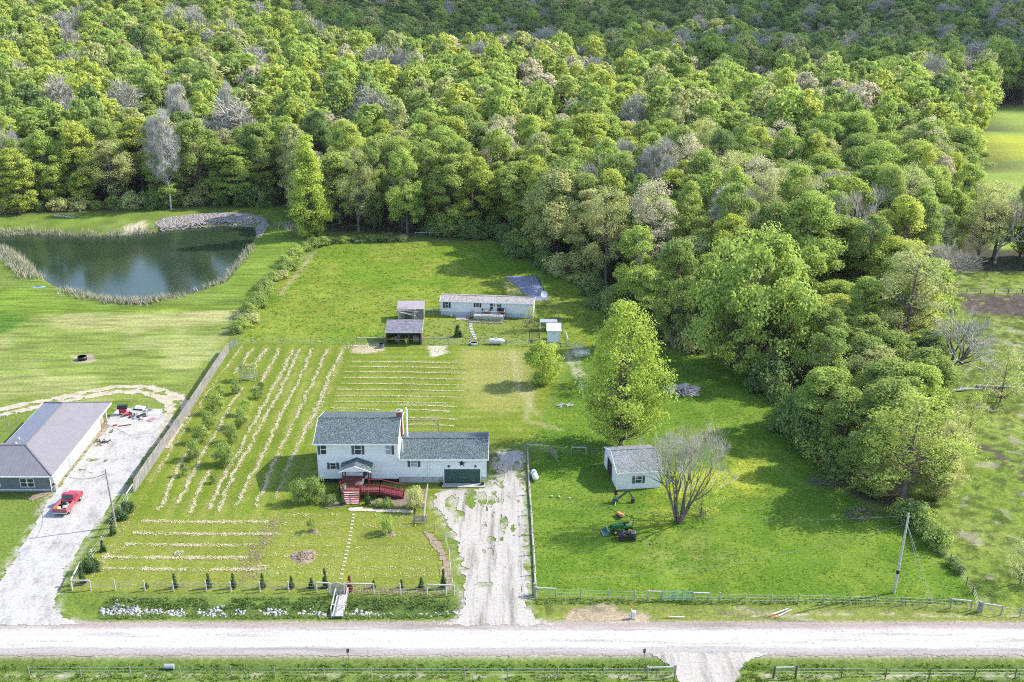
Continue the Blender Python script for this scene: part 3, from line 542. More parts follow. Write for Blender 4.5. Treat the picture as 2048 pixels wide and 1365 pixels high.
# near prototypes are 20 m tall and 5 m in crown radius, scaled when planted
for i in range(5): proto(f'round{i}', ('leaf', (10+i, 20, 5.2, .14, 'round', 115, 190, .35), dict(cs=.185, lobes=7+i)))
for i in range(4): proto(f'oval{i}', ('leaf', (20+i, 20, 4.3, .03, 'oval', 125, 170, .33), dict(cs=.2, lobes=8+i)))
for i in range(3): proto(f'airy{i}', ('leaf', (30+i, 20, 4.8, .2, 'oval', 100, 85, .28), dict(cs=.2, lobes=12+i)))
for i in range(3): proto(f'bare{i}', ('bare', (40+i, 20, 1.0), dict(depth=6, tr=.30, low=.24)))
for i in range(2): proto(f'wisp{i}', ('leaf', (45+i, 20, 4.6, .35, 'round', 70, 120, .55), dict(cs=.26, sliver=2.4)))
for i in range(3): proto(f'far{i}', ('leaf', (50+i, 18, 5.2, .2, 'round', 85, 95, .6), dict(cs=.2, limbs=False, lobes=6+i)))
proto('farwisp', ('leaf', (55, 18, 4.8, .3, 'round', 40, 60, .8), dict(cs=.3, sliver=4.5, limbs=False)))
for i in range(2): proto(f'bush{i}', ('leaf', (60+i, 3, 2.0, .02, 'spread', 26, 90, .3), dict(cs=.36, tr=.06)))
proto('poplar', ('leaf', (70, 25, 4.5, .0, 'tear', 170, 160, .38), dict(cs=.24)))
proto('bigyellow', ('leaf', (76, 23, 8.2, .09, 'tear', 270, 95, .34), dict(cs=.15)))
proto('smallround', ('leaf', (72, 7.6, 3.0, .08, 'oval', 60, 130, .28), dict(cs=.28)))
proto('orchard', ('leaf', (73, 3.2, 1.75, .18, 'round', 34, 75, .22), dict(cs=.32)))
proto('orchard2', ('leaf', (74, 3.2, 1.5, .12, 'spread', 24, 60, .22), dict(cs=.30)))
proto('conifer', ('leaf', (75, 2, .42, .0, 'cone', 70, 40, .12), dict(cs=.34, tr=.04)))
proto('mapledome', ('leaf', (78, 21, 10.5, .06, 'round', 230, 150, .5), dict(cs=.13, lobes=16)))
proto('yardbare', ('bare', (81, 14, .95), dict(depth=6, trunks=8, tr=.15, nb=2, low=.2)))
proto('pasturebare', ('bare', (83, 16, 1.35), dict(depth=5, tr=.34, low=.2)))
proto('sparse', ('leaf', (79, 9, 4.0, .15, 'spread', 60, 36, .26), dict(cs=.2)))
# ---------------------------------------------------------------- planting: trees one can tell apart
BUSHY = {'yellowgreen': 'yellow-green', 'lime': 'lime green', 'mid': 'mid green', 'deep': 'dark green', 'olive': 'pale olive', 'cream': 'cream-coloured', 'gold': 'golden green'}
hero = [
 ('tall_poplar', 'poplar', (622, 474), L['fresh'], 'tall narrow lime green poplar at the corner between pond and grass field', 'tree', 1.0, 1.12),
 ('sparse_tree', 'airy0', (718, 466), L['olive'], 'tall pale olive thinly leaved tree just right of the narrow poplar', 'tree', 1.1, .95),
 ('bare_tree', 'wisp0', (343, 420), M['whitetwig'], 'tall white-barked leafless tree behind the pond, trunk down to the bank', 'tree', 1.3, .85),
 ('bare_tree', 'wisp1', (374, 372), M['whitetwig'], 'white leafless tree top just right of the tall white-barked tree', 'tree', 1.45, .8),
 ('bare_tree', 'wisp0', (468, 358), M['whitetwig'], 'slim white leafless tree above the wood, right of the two other white ones', 'tree', 1.4, .65),
 ('bare_tree', 'bare2', (22, 404), M['whitetwig'], 'pale leafless tree with white trunk at the left edge of the picture', 'tree', 1.15, .8),
 ('maple_tree', 'round1', (815, 470), L['lime'], 'bright green full-crowned tree at the back edge of the grass field', 'tree', 1.08, 1.0),
 ('flowering_tree', 'airy1', (1292, 600), L['cream'], 'large cream-coloured newly leafing tree in the wood right of the mobile home', 'tree', 1.3, 1.15),
 ('maple_tree', 'mapledome', (1502, 742), L['lime'], 'huge dome-crowned green tree at the edge of the right field', 'tree', 1.16, .98),
 ('broad_tree', 'round2', (1345, 690), L['mid'], 'mid green tree just left of the huge dome-crowned one', 'tree', 1.05, .95),
 ('broad_tree', 'airy2', (1800, 730), L['olive'], 'tall pale green tree standing by the muddy end of the pasture', 'tree', 1.1, 1.45),
 ('willow_tree', 'airy0', (1803, 1005), L['gold'], 'pale yellowish willow at the near end of the wooded strip', 'tree', .80, 1.45),
 ('broad_tree', 'oval1', (1735, 985), L['mid'], 'bushy mid green tree on the field side of the pale willow', 'tree', .55, .95),
 ('broad_tree', 'oval2', (1680, 935), L['mid'], 'mid green bushy tree on the field edge, second from the road end of the strip', 'tree', .6, .95),
 ('broad_tree', 'round3', (1640, 880), L['lime'], 'bright green bushy tree at the field edge, left of the willow and two duller trees', 'tree', .58, .95),
 ('broad_tree', 'round0', (1765, 930), L['mid'], 'round mid green tree directly behind the pale willow', 'tree', .7, 1.1),
 ('broad_tree', 'oval3', (1870, 1000), L['olive'], 'low pale tree on the pasture side right of the willow', 'tree', .42, .8),
 ('willow_tree', 'airy1', (1885, 955), L['olive'], 'small leaning pale tree on the pasture side of the wooded strip', 'tree', .45, .7),
 ('bare_tree', 'pasturebare', (1884, 792), M['twig'], 'grey leafless spreading tree on the pasture side of the wood', 'tree', .95, .9),
 ('young_tree', 'sparse', (2000, 805), L['olive'], 'pale thin-leaved tree among fallen logs at the far right', 'tree', 1.1, 1.0),
 ('young_tree', 'sparse', (1905, 905), L['olive'], 'thin pale sapling by the creek bank in the pasture', 'tree', .9, .6),
 ('young_tree', 'sparse', (1935, 880), L['gold'], 'thin yellowish sapling right of the creek bank sapling', 'tree', .85, .65),
 ('young_tree', 'sparse', (2040, 1168), L['olive'], 'small lone pale tree in the near right pasture', 'tree', .7, .55),
 ('bare_sapling', 'bare1', (1948, 655), M['twig'], 'little dark bare sapling on the muddy ground of the pasture', 'tree', .22, .25),
 ('yard_tree', 'bigyellow', (1240, 893), L['fresh'], 'big yellow-green tree standing behind the white garage', 'tree', 1.0, .92),
 ('yard_tree', 'smallround', (1085, 768), L['fresh'], 'small round yellow-green tree on the grass bank below the white shed', 'tree', 1.0, 1.0),
 ('bare_tree', 'yardbare', (1358, 1045), M['twig'], 'bare many-stemmed grey tree in front of the white garage', 'tree', 1.06, .86),
 ('young_tree', 'sparse', (1402, 1032), L['yellowgreen'], 'low yellow-green growth at the right foot of the bare many-stemmed tree', 'tree', .62, .75),
 ('ornamental_tree', 'orchard', (602, 1006), L['mid'], 'left half of the pair of round shrubby trees beside the front steps', 'tree', 1.0, .85),
 ('ornamental_tree', 'orchard', (630, 1004), L['mid'], 'right half of the pair of round shrubby trees beside the front steps', 'tree', 1.1, .75),
 ('weeping_tree', 'orchard', (830, 1018), L['olive'], 'small pale yellowish tree beside the end of the red ramp', 'tree', .95, .8),
 ('conifer', 'conifer', (686, 1010), L['ever'], 'dark cone-shaped evergreen left of the red front steps', 'evergreen', 1.15, 1.0),
 ('conifer', 'conifer', (736, 1010), L['ever'], 'dark cone-shaped evergreen right of the red front steps', 'evergreen', 1.15, 1.0),
 ('young_tree', 'orchard2', (624, 1062), L['mid'], 'tiny tree in a mulch ring left of the stepping stones', 'tree', .62, .42),
 ('young_tree', 'orchard', (775, 1066), L['lime'], 'small leafy tree in a mulch ring right of the stepping stones', 'tree', .75, .55),
 ('flowering_tree', 'sparse', (1062, 662), L['olive'], 'small pale tree in front of the right end of the mobile home', 'tree', .55, .42),
 ('pine_tree', 'conifer', (916, 674), L['ever'], 'little dark pine in the mobile home yard beside the stone path', 'evergreen', 1.2, 2.0),
 ('shrub', 'bush1', (655, 1008), L['deep'], 'low green shrub between the round shrubby trees and the steps', 'shrub', .4, .5),
 ('shrub', 'bush0', (776, 1014), L['mid'], 'low green shrub in the bed in front of the red ramp', 'shrub', .4, .45),
 ('shrub', 'bush1', (755, 1012), L['olive'], 'pale little shrub in the bed right of the cone evergreen', 'shrub', .3, .35),
]
taken = []
for nm, key, p, m, lab, cat, hs, ws in hero:
    t = plant(nm, key, p, m, lab, cat, hs, ws, bark='palebark' if m in (M['whitetwig'],) else 'bark'); taken.append((t.location.x, t.location.y, 5.0*ws if 'bare' not in key else 3))
for (a, b, k, hs, ws, lab) in [(585, 470, 0, .85, .6, 'thin fruit tree just below the garden arbor'), (480, 488, 1, .8, .8, 'fruit tree nearest the board fence at the far end of the orchard'), (452, 600, 0, 1.1, 1.1, 'large dark fruit tree nearest the fence, third orchard tree from the far end'),
  (640, 610, 1, 1.0, 1.0, 'fruit tree across the grass strip from the large dark one'), (402, 705, 0, 1.0, .9, 'fruit tree on the fence side of the middle of the orchard'), (622, 695, 0, 1.05, .85, 'tall fruit tree in the right-hand orchard row, middle'),
  (352, 800, 0, 1.0, .95, 'fruit tree fourth from the far end on the fence side'), (562, 800, 0, 1.05, .85, 'fruit tree in the right-hand row above the biggest one'), (302, 915, 0, 1.05, .9, 'fruit tree at the near end of the fence-side row'),
  (512, 950, 0, 1.2, 1.15, 'biggest fruit tree, near end of the right-hand orchard row'), (235, 1030, 1, .75, .6, 'small light green sapling past the near end of the fence-side row'), (430, 1080, 1, .45, .5, 'sparse little sapling nearest the front of the orchard'),
  (765, 440, 1, .55, .6, 'low fruit tree to the right of the garden arbor'), (735, 505, 1, .6, .8, 'low spreading fruit tree below and right of the arbor')]:
    plant('fruit_tree', 'orchard' if k == 0 else 'orchard2', Z7([(a, b)])[0], L['mid'] if k == 0 else L['deep'] if hs < .8 else L['lime'], lab, 'fruit tree', hs*.85, ws*.78, 'fruit trees of the orchard')
cf = [(293, .35, 'tiny'), (350, 1.0, 'tall'), (417, 1.0, 'tall'), (467, 1.0, 'tall'), (525, 1.0, 'tall'), (583, .8, 'small'), (622, .7, 'small'), (650, 1.35, 'tall'), (747, .55, 'small'), (802, .6, 'small'), (842, .75, 'small'), (886, 1.3, 'largest')]
OR = ['first', 'second', 'third', 'fourth', 'fifth', 'sixth', 'seventh', 'eighth', 'ninth', 'tenth', 'eleventh', 'twelfth']
for i, (x, s, wd) in enumerate(cf):
    plant('arborvitae', 'conifer', (x+1, 1176), L['ever'], f'{wd} dark cone evergreen, {OR[i]} from left along the front post fence', 'evergreen', s, .9 if s > .6 else .7, 'cone evergreens along the front fence')
plant('arborvitae', 'conifer', (700, 1182), L['redleaf'], 'dark red cone-shaped shrub just right of the footbridge gate', 'shrub', 1.05, .9)
for i, (x, y, s) in enumerate([(254, 1022, 1.0), (240, 1040, 1.1), (226, 1070, 1.1), (207, 1103, .8), (183, 1140, 1.3), (166, 1168, 1.3)]):
    plant('arborvitae', 'conifer' if i in (2, 3, 5) else 'bush0', (x, y), L['ever'], f'dark evergreen bush by the gravel driveway fence, {OR[i]} from the board fence end', 'evergreen', s if i in (2, 3, 5) else .5*s, 1.0 if i in (2, 3, 5) else .55, 'evergreens along the side fence')
def along(pts, step):
    P = GP(pts); out = []
    for a, b in zip(P[:-1], P[1:]):
        d = math.dist(a, b); n = max(1, round(d/step))
        for k in range(n): out.append((a[0]+(b[0]-a[0])*k/n, a[1]+(b[1]-a[1])*k/n))
    return out
hg = along([(640, 492), (600, 508), (572, 540), (548, 565), (525, 595), (505, 625), (488, 655), (476, 676)], 2.4)
for i, (x, y) in enumerate(hg):
    plant('hedge_bush', f'bush{i%2}', (x+random.uniform(-.6, .6), y), random.choice([L['lime'], L['mid'], L['mid'], L['olive']]), f'bush of the hedge between pond and grass field, number {i+1} from the poplar', 'bush', random.uniform(.5, .9), random.uniform(.75, 1.15), 'bushes of the hedge beside the pond lawn', world=True)
bw = along([(655, 486), (720, 484), (835, 480)], 3.2)
for i, (x, y) in enumerate(bw):
    plant('brush_bush', f'bush{i%2}', (x, y), random.choice([L['mid'], L['deep'], L['olive']]), f'low bush in the brush row behind the grass field, number {i+1} right of the poplar', 'bush', random.uniform(.35, .6), random.uniform(.8, 1.2), 'brush row behind the grass field', world=True)
fb_ = along([(1800, 1035), (1840, 1052), (1862, 1080), (1882, 1108), (1905, 1130), (1925, 1160)], 1.9)
for i, (x, y) in enumerate(fb_):
    s = 1.15 if i < len(fb_)*.6 else .5
    plant('hedge_bush', f'bush{i%2}', (x, y), random.choice([L['mid'], L['deep'], L['mid']]), f'dark bush on the fence right of the tall utility pole, number {i+1} from the willow', 'bush', random.uniform(.6, .85)*s, random.uniform(.7, .95)*s, 'bushes on the pasture fence', world=True)
ub = along([(0, 430), (150, 424), (300, 418), (450, 412), (570, 414)], 4.5)+along([(850, 474), (990, 480), (1060, 520), (1125, 556), (1190, 590), (1240, 640), (1300, 680), (1440, 715), (1540, 760), (1575, 840), (1650, 940), (1720, 1005)], 4.2)
for i, (x, y) in enumerate(ub):
    px_, py_ = proj(x, y, 0)
    plant('undergrowth_bush', f'bush{i%2}', (x+random.uniform(-1.5, 1.5), y+random.uniform(-.5, 4)), random.choice([L['mid'], L['deep'], L['olive'], L['deep']]), f'undergrowth bush at the edge of the wood {"behind the pond" if px_ < 600 else "along the fields"}, number {i+1} from left', 'bush', random.uniform(.7, 2.2), random.uniform(.9, 1.9), 'undergrowth at the edge of the wood', world=True)
# ---------------------------------------------------------------- the wood: 290 nearest trees one by one, the rest as one far-off mass
cand = []; rw = random.Random(3)
Y = 120
while Y < 1150:
    sp = 8.0 if Y < 290 else 9.8 if Y < 560 else 9.0
    X = -Y*.52-20+rw.uniform(0, sp)
    while X < Y*.54+20:
        x, y = X+rw.uniform(-.3, .3)*sp, Y+rw.uniform(-.3, .3)*sp; cand.append((x, y)); X += sp
    Y += sp*.9
cx_ = np.array([c[0] for c in cand]); cy_ = np.array([c[1] for c in cand])
ok = (sdf(cx_, cy_, FOREST) < -1.5) & (sdf(cx_, cy_, CLEAR) > 4) & (sdf(cx_, cy_, FIELD_R) > 2) & (sdf(cx_, cy_, PAST_R) > -25)
for (x, y, r_) in taken: ok &= np.hypot(cx_-x, cy_-y) > r_*.85
hh = height(cx_, cy_, False); cand = [(x, y, z) for x, y, z, k in zip(cx_, cy_, hh, ok) if k]
vis = []
for x, y, z in cand:
    a, b = proj(x, y, z+10)
    if -90 < a < 2140 and b > -60: vis.append((x, y, z, a, proj(x, y, z)[1]))
vis.sort(key=lambda t: t[1]+abs(t[0])*.1)
KW = {'left': dict(lime=30, mid=20, yellowgreen=32, gold=9, olive=10, deep=6, bare=3, wisp=3, cream=2), 'centre': dict(lime=24, mid=15, yellowgreen=32, gold=14, olive=15, deep=6, bare=2, wisp=4, cream=5),
      'right': dict(lime=28, mid=22, yellowgreen=18, gold=6, olive=18, deep=6, bare=5, wisp=4, cream=8), 'strip': dict(lime=40, mid=34, yellowgreen=16, olive=5, deep=8, bare=3), 'far': dict(lime=10, mid=26, olive=18, deep=24, wisp=8, gold=4)}
def pick(z): k = KW[z]; return rw.choices(list(k), list(k.values()))[0]
ind, rest = vis[:285], vis[285:]
recs = []
for x, y, z, a, b in ind:
    zn = 'left' if a < 590 else 'centre' if a < 1180 else 'strip' if b > 640 else 'right'
    if zn == 'right' and a < 1500 and b < 330: zn = 'centre'
    recs.append((zn, pick(zn), x, y, a, b))
ZN = {'left': 'behind the pond', 'centre': 'behind the grass field', 'right': 'behind the dome-crowned tree', 'strip': 'in the wooded strip'}
NEAR = ['nearest', 'next nearest', 'middle', 'farther', 'far', 'farthest', 'most distant', 'last']
groups = {}
for r_ in recs: groups.setdefault((r_[0], r_[1]), []).append(r_)
for (zn, kd), rs in groups.items():
    rs.sort(key=lambda t: t[3])
    for ci in range(0, len(rs), 5):
        ch = sorted(rs[ci:ci+5], key=lambda t: t[4])
        for oi, (zn, kd, x, y, a, b) in enumerate(ch):
            H = rw.uniform(.80, 1.28)*(.66 if zn == 'strip' else 1) ; W = rw.uniform(.95, 1.45)*(.85 if zn == 'strip' else 1)*(1.12 if y > 290 else 1); bark = 'bark'
            if kd == 'bare': key = f'bare{rw.randrange(3)}'; m = M[rw.choice(['twig', 'lilactwig'])]; cw = 'leafless grey'; bark = 'palebark'; W *= .9
            elif kd == 'wisp': key = f'wisp{rw.randrange(2)}'; m = M[rw.choice(['twig', 'lilactwig'])]; cw = 'grey budding'; bark = 'palebark'
            else:
                key = rw.choice(['round', 'round', 'oval'])+str(rw.randrange(4)); m = L[kd]; cw = BUSHY[kd]
                if kd in ('cream', 'olive') and rw.random() < .6: key = f'airy{rw.randrange(3)}'
            H *= .78 if a > 1860 and b > 500 else 1; nb_ = NEAR[min(ci//5, 7)]
            lab = f'{OR[oi]} from left of the {nb_} {cw} trees {ZN[zn]}' if len(ch) > 1 else f'the {nb_} {cw} tree {ZN[zn]}'
            plant('forest_tree', key, (x, y), m, lab, 'tree', H, W, 'trees of the wood '+ZN[zn], bark, world=True)
# far-off mass as one object of instances
pc_ = bpy.data.collections.new('far_tree_kinds'); kinds = []
def farmesh(i):
    cd, td = PROTO[f'far{i}' if i < 3 else 'farwisp']; V = []; 
    for d in (cd, td):
        v = np.empty(len(d.vertices)*3, np.float32); d.vertices.foreach_get('co', v); V.append(v.reshape(-1, 3))
    me = bpy.data.meshes.new(f'far_tree_{i}'); n = len(V[0]); me.from_pydata(np.concatenate(V).tolist(), [], [tuple(range(k, k+4)) for k in range(0, n, 4)]+[tuple(j+n for j in p.vertices) for p in td.polygons])
    mi = np.zeros(len(me.polygons), np.int32); mi[n//4:] = 1; me.materials.append(L['mid']); me.materials.append(M['bark']); me.polygons.foreach_set('material_index', mi); return me
fm = [farmesh(i) for i in range(4)]; KI = {}
for kd in ('lime', 'mid', 'yellowgreen', 'gold', 'olive', 'deep', 'cream', 'wisp', 'bare'):
    for i in ((3,) if kd in ('wisp', 'bare') else (0, 1, 2)):
        o = bpy.data.objects.new(f'tree_kind_{len(kinds):02d}', fm[i]); o.material_slots[0].link = 'OBJECT'
        o.material_slots[0].material = M['lilactwig'] if kd == 'wisp' else M['twig'] if kd == 'bare' else L[kd]; pc_.objects.link(o); KI.setdefault(kd, []).append(len(kinds)); kinds.append(o)
pts = []; ki = []; rot = []; sca = []
for x, y, z, a, b in rest:
    shade = y > 545 and a > 640
    kd = pick('far' if shade else 'left' if a < 620 else 'right' if a > 1350 else 'centre')
    pts.append((x, y, z-.3)); ki.append(rw.choice(KI[kd])); rot.append((rw.uniform(-.06, .06), rw.uniform(-.06, .06), rw.uniform(0, 6.28))); s = rw.uniform(.8, 1.55)*(1.0 if y > 600 else 1.18); h_ = rw.uniform(.85, 1.35)*(.8 if y > 600 else 1.15); sca.append((s, s, h_))
fo_ = npmesh('far_woodland', pts, np.zeros((0, 4), np.int32), None); tag(fo_, 'wooded hills of mixed spring trees filling the top of the picture', 'woodland', kind='stuff')
me = fo_.data
for nm, tp, vals in (('kind', 'INT', ki), ('rot', 'FLOAT_VECTOR', rot), ('sca', 'FLOAT_VECTOR', sca)):
    at = me.attributes.new('t_'+nm, tp, 'POINT'); at.data.foreach_set('value' if tp == 'INT' else 'vector', np.array(vals, np.int32 if tp == 'INT' else np.float32).ravel())
ng = bpy.data.node_groups.new('plant_far_woodland', 'GeometryNodeTree'); ng.interface.new_socket('Geometry', in_out='INPUT', socket_type='NodeSocketGeometry'); ng.interface.new_socket('Geometry', in_out='OUTPUT', socket_type='NodeSocketGeometry')
gi = ng.nodes.new('NodeGroupInput'); go = ng.nodes.new('NodeGroupOutput'); ip = ng.nodes.new('GeometryNodeInstanceOnPoints'); ci = ng.nodes.new('GeometryNodeCollectionInfo')
ci.inputs[0].default_value = pc_; ci.inputs[1].default_value = True; ci.inputs[2].default_value = True; ip.inputs['Pick Instance'].default_value = True
ng.links.new(gi.outputs[0], ip.inputs['Points']); ng.links.new(ci.outputs[0], ip.inputs['Instance']); ng.links.new(ip.outputs[0], go.inputs[0])
for nm, tp, sk in (('kind', 'INT', 'Instance Index'), ('rot', 'FLOAT_VECTOR', 'Rotation'), ('sca', 'FLOAT_VECTOR', 'Scale')):
    na = ng.nodes.new('GeometryNodeInputNamedAttribute'); na.data_type = tp; na.inputs[0].default_value = 't_'+nm
    ng.links.new(na.outputs['Attribute'], ip.inputs[sk])
md = fo_.modifiers.new('plant', 'NODES'); md.node_group = ng
print('forest', len(ind), 'far', len(rest))
# a cumulus cloud high above, right of the picture, whose shadow lies on the far hills
cr_ = random.Random(9); sh = [(-40, 700), (120, 640), (260, 650), (400, 700), (560, 760), (40, 860), (220, 860), (420, 900), (640, 960), (100, 1060), (350, 1100), (600, 1150), (-20, 1000), (500, 640), (-60, 820)]
import bmesh
bm = bmesh.new(); alt = 700
for cx0, cy0 in [(p, q_-55) for p, q_ in sh]+[(330, 585), (440, 600), (200, 590), (700, 620), (800, 760)]:
    for k in range(3):
        d = tosun*(alt/tosun.z); p = Vector((cx0+cr_.uniform(-40, 40), cy0+cr_.uniform(-40, 40), 10))+d; r_ = cr_.uniform(75, 110)
        bmesh.ops.create_icosphere(bm, subdivisions=3, radius=r_, matrix=Matrix.Translation(p) @ Matrix.Diagonal((1.2, 1.0, .45, 1)))
me = bpy.data.meshes.new('cloud'); bm.to_mesh(me); bm.free(); me.materials.append(flat('cloud_white', (.85, .86, .88), (.75, .76, .8), .01, 1)); me.polygons.foreach_set('use_smooth', [True]*len(me.polygons))
cl_ = bpy.data.objects.new('cloud', me); C.objects.link(cl_); tag(cl_, kind='structure')
# ---------------------------------------------------------------- buildings
def frame_of(o_, x, y, z, face):                       # window/door frame of reference: u across, v outwards, w up
    rot = {'-y': 0, '+x': R(90), '-x': R(-90), '+y': R(180)}[face]; return Matrix.Translation((x, y, z)) @ Matrix.Rotation(rot, 4, 'Z')
def window(parent, x, y, z, w, h, face='-y', sh='lr', sash=True, shm='shutter', blind=0, trim='trim'):
    X = frame_of(parent, x, y, z, face); t = .07; m = MB(X)
    for a, b in (((-w/2-t, -.07, -t), (-w/2, .0, h+t)), ((w/2, -.07, -t), (w/2+t, .0, h+t)), ((-w/2, -.07, h), (w/2, 0, h+t)), ((-w/2, -.10, -t), (w/2, 0, 0))): m.box(a, b)
    f = m.build('window', trim, parent); MB(X).box((-w/2, -.035, 0), (w/2, -.005, h)).build('pane', 'glass' if not blind else 'blind', f)
    if sash: MB(X).box((-w/2, -.055, h*.48), (w/2, -.037, h*.54)).build('sash', trim, f)
    for s in sh:
        c = (-1 if s == 'l' else 1)*(w/2+t+.02+.17); m = MB(X).box((c-.17, -.05, -t), (c+.17, -.003, h+t))
        for k in range(1, 8): m.box((c-.13, -.065, k*h/8-.03), (c+.13, -.051, k*h/8+.03))
        m.build('shutter', shm, parent)
def gable(parent, x0, x1, y0, y1, ze, zr, m, th=.14, fascia='trim', name='roof'):
    ym = (y0+y1)/2; b = MB()
    b.prism([(y0, ze), (ym, zr), (y1, ze), (y1, ze-th), (ym, zr-th), (y0, ze-th)], x0, x1)
    r = b.build(name, m, parent); f = MB()
    for x in (x0-.03, x1-.02): f.prism([(y0-.02, ze+.012), (ym, zr+.012), (y1+.02, ze+.012), (y1+.02, ze-.2), (ym, zr-.2), (y0-.02, ze-.2)], x, x+.05)
    f.box((x0+.02, y0-.04, ze-.2), (x1-.02, y0-.003, ze-.01)); f.build('fascia', fascia, r)
    MB().tube([(x0+.05, ym, zr+.02), (x1-.05, ym, zr+.02)], .07, 6).build('ridge_cap', m, r); return r
def body(parent, x0, x1, y0, y1, ze, zr, m, z0=0, name='wall'):
    ym = (y0+y1)/2; b = MB(); b.prism([(y0, z0), (y1, z0), (y1, ze), (ym, zr), (y0, ze)], x0, x1); return b.build(name, m, parent)
def star(x, z, r, lab, parent_y, hx):
    t = MB(Matrix.Translation((x, parent_y, z))); v = []
    for k in range(10): a = math.pi/2+k*math.pi/5; q = r if k % 2 == 0 else r*.42; v.append((math.cos(a)*q, 0, math.sin(a)*q))
    t.add(v+[(0, -.1, 0)], [(k, (k+1) % 10, 10) for k in range(10)]+[tuple(range(10))]); o = t.build('barn_star', 'black'); return tag(o, lab, 'star ornament', 'star ornaments over the garage door' if hx else None)
HX, HY = -23.9, 135.36
h = empty('house', (HX, HY, 0), 'white two-storey house with blue-grey shingle roof and attached garage wing', 'house')
pm = 14.73
hx = lambda p: (p-639)/pm
body(h, 0, 10.8, 0, 10.1, 5.95, 7.25, 'siding', .7); MB().box((.15, .15, -.3), (10.65, 9.9, .69)).build('shaded_foundation', 'dark', h)  # near-black box: shade under the raised floor painted into the foundation
gable(h, -.45, 10.95, -.42, 10.5, 6.02, 7.42, 'shingle')
m = MB()
for x in (0, 10.8):
    m.box((x-.06, -.03, .7), (x+.06, .06, 5.85))
m.box((.06, -.04, .66), (10.74, .02, .8)); m.build('corner_trim', 'trim', h)
body(h, 10.81, 22.7, .02, 8.2, 3.65, 4.6, 'siding', .9, 'garage_wall'); MB().box((10.83, .1, -.3), (22.6, 8.1, .89)).build('garage_foundation', 'block', h)
gable(h, 11.0, 23.05, -.4, 8.6, 3.72, 4.75, 'shingle', name='garage_roof')
m = MB(); m.box((14.85, -.12, .86), (14.97, .0, 3.55)); m.box((22.6, -.02, .9), (22.75, .08, 3.5)); m.build('corner_trim', 'trim', h)
for a, b, sh in ((645.4, 657.7, 'l'), (712.6, 726.8, 'lr'), (773.6, 785.8, 'r')): window(h, hx((a+b)/2), 0, 4.35, (b-a)/pm-.12, 1.38, sh=sh, blind=(a > 770))
window(h, hx(668.6), 0, 2.15, .72, .85); window(h, hx(829.8), 0.02, 2.5, .85, .85, blind=1)
dx0, dx1 = hx(889.6), hx(961.6); d = MB().box((dx0, -.03, .02), (dx1, .03, 2.1)).build('garage_door', 'door_green', h)
MB().box(((dx0+dx1)/2-.35, -.06, .75), ((dx0+dx1)/2-.1, -.035, .8)).box(((dx0+dx1)/2+.1, -.06, .75), ((dx0+dx1)/2+.35, -.035, .8)).build('handle', 'steel', d)
MB().box((dx0-.12, -.06, 0), (dx0, .03, 2.22)).box((dx1, -.06, 0), (dx1+.12, .03, 2.22)).box((dx0, -.06, 2.1), (dx1, .03, 2.22)).build('door_trim', 'trim', h)
c = MB().box((10.3, 5.3, 0), (11.08, 6.1, 8.1)).build('chimney', 'brick', h); MB().box((10.22, 5.22, 8.1), (11.16, 6.18, 8.25)).box((10.5, 5.5, 8.25), (10.85, 5.85, 8.5)).build('chimney_cap', 'concrete', c)
MB().tube([(11.75, 5.1, 3), (11.75, 5.1, 8.7), (11.65, 5.1, 8.95)], .13, 8).build('flue_pipe', 'trim', h)
MB().tube([(3.4, 6.2, 7), (3.4, 6.2, 7.55)], .05, 6).build('vent_pipe', 'steel', h)
MB().box((11.36, 1.0, .9), (11.48, 1.1, 6)).build('downpipe', 'trim', h)
# porch roof, door and red deck with steps and ramp
px0, px1 = hx(686), hx(748); pcx = (px0+px1)/2; m = MB(); m.prism([(px0, 3.05), (pcx, 3.85), (px1, 3.05), (px1, 2.93), (pcx, 3.73), (px0, 2.93)], -2.75, -.01, 'y'); pr_ = m.build('porch_roof', 'shingle', h)
m = MB(); m.prism([(px0+.1, 2.98), (pcx, 3.68), (px1-.1, 2.98)], -2.6, -2.52, 'y'); m.prism([(px0-.06, 3.04), (pcx, 3.88), (px1+.06, 3.04), (px1+.06, 2.85), (pcx, 3.68), (px0-.06, 2.85)], -2.82, -2.755, 'y'); m.build('gable_board', 'trim', pr_)
m = MB()
for x, y in ((hx(692), -2.5), (hx(743), -2.5), (hx(743), -.2), (hx(692), -.2), (hx(740), -1.4)): m.box((x-.07, y-.07, -.2), (x+.07, y+.07, 2.98))
m.build('porch_posts', 'red', h)
dr = MB().box((hx(716), -.05, 1.12), (hx(727), -.005, 3.0)).build('front_door', 'trim', h); MB().box((hx(717.4), -.075, 1.6), (hx(725.8), -.052, 2.9)).build('pane', 'glass', dr)
MB().box((hx(728), -.06, 1.12), (hx(735), -.005, 3.0)).build('storm_door', 'glass', h); MB().box((hx(701), -.05, 1.3), (hx(714), -.005, 2.95)).build('entry_panel', 'trim', h)
DZ = 1.1; X0, XM, X1 = hx(688), hx(731), hx(767)
dk = MB(); dk.box((X0, -4.4, DZ-.12), (XM, -.05, DZ)); dk.box((XM+.01, -4.75, DZ-.14), (X1, -3.05, DZ-.01)); dk = dk.build('deck', 'reddeck', h)
m = MB(); m.box((X0-.03, -4.45, DZ-.4), (hx(695), -4.41, DZ+.03)); m.box((X0-.05, -4.4, DZ-.4), (X0-.005, -.1, DZ+.02)); m.box((hx(729), -4.82, DZ-.4), (X1, -4.76, DZ+.02))
for x in (X0+.1, XM, X1-.1):
    for y in (-4.3, -3.1): m.box((x-.06, y-.06, -.3), (x+.06, y+.06, DZ-.15))
m.build('deck_skirt', 'red', dk)
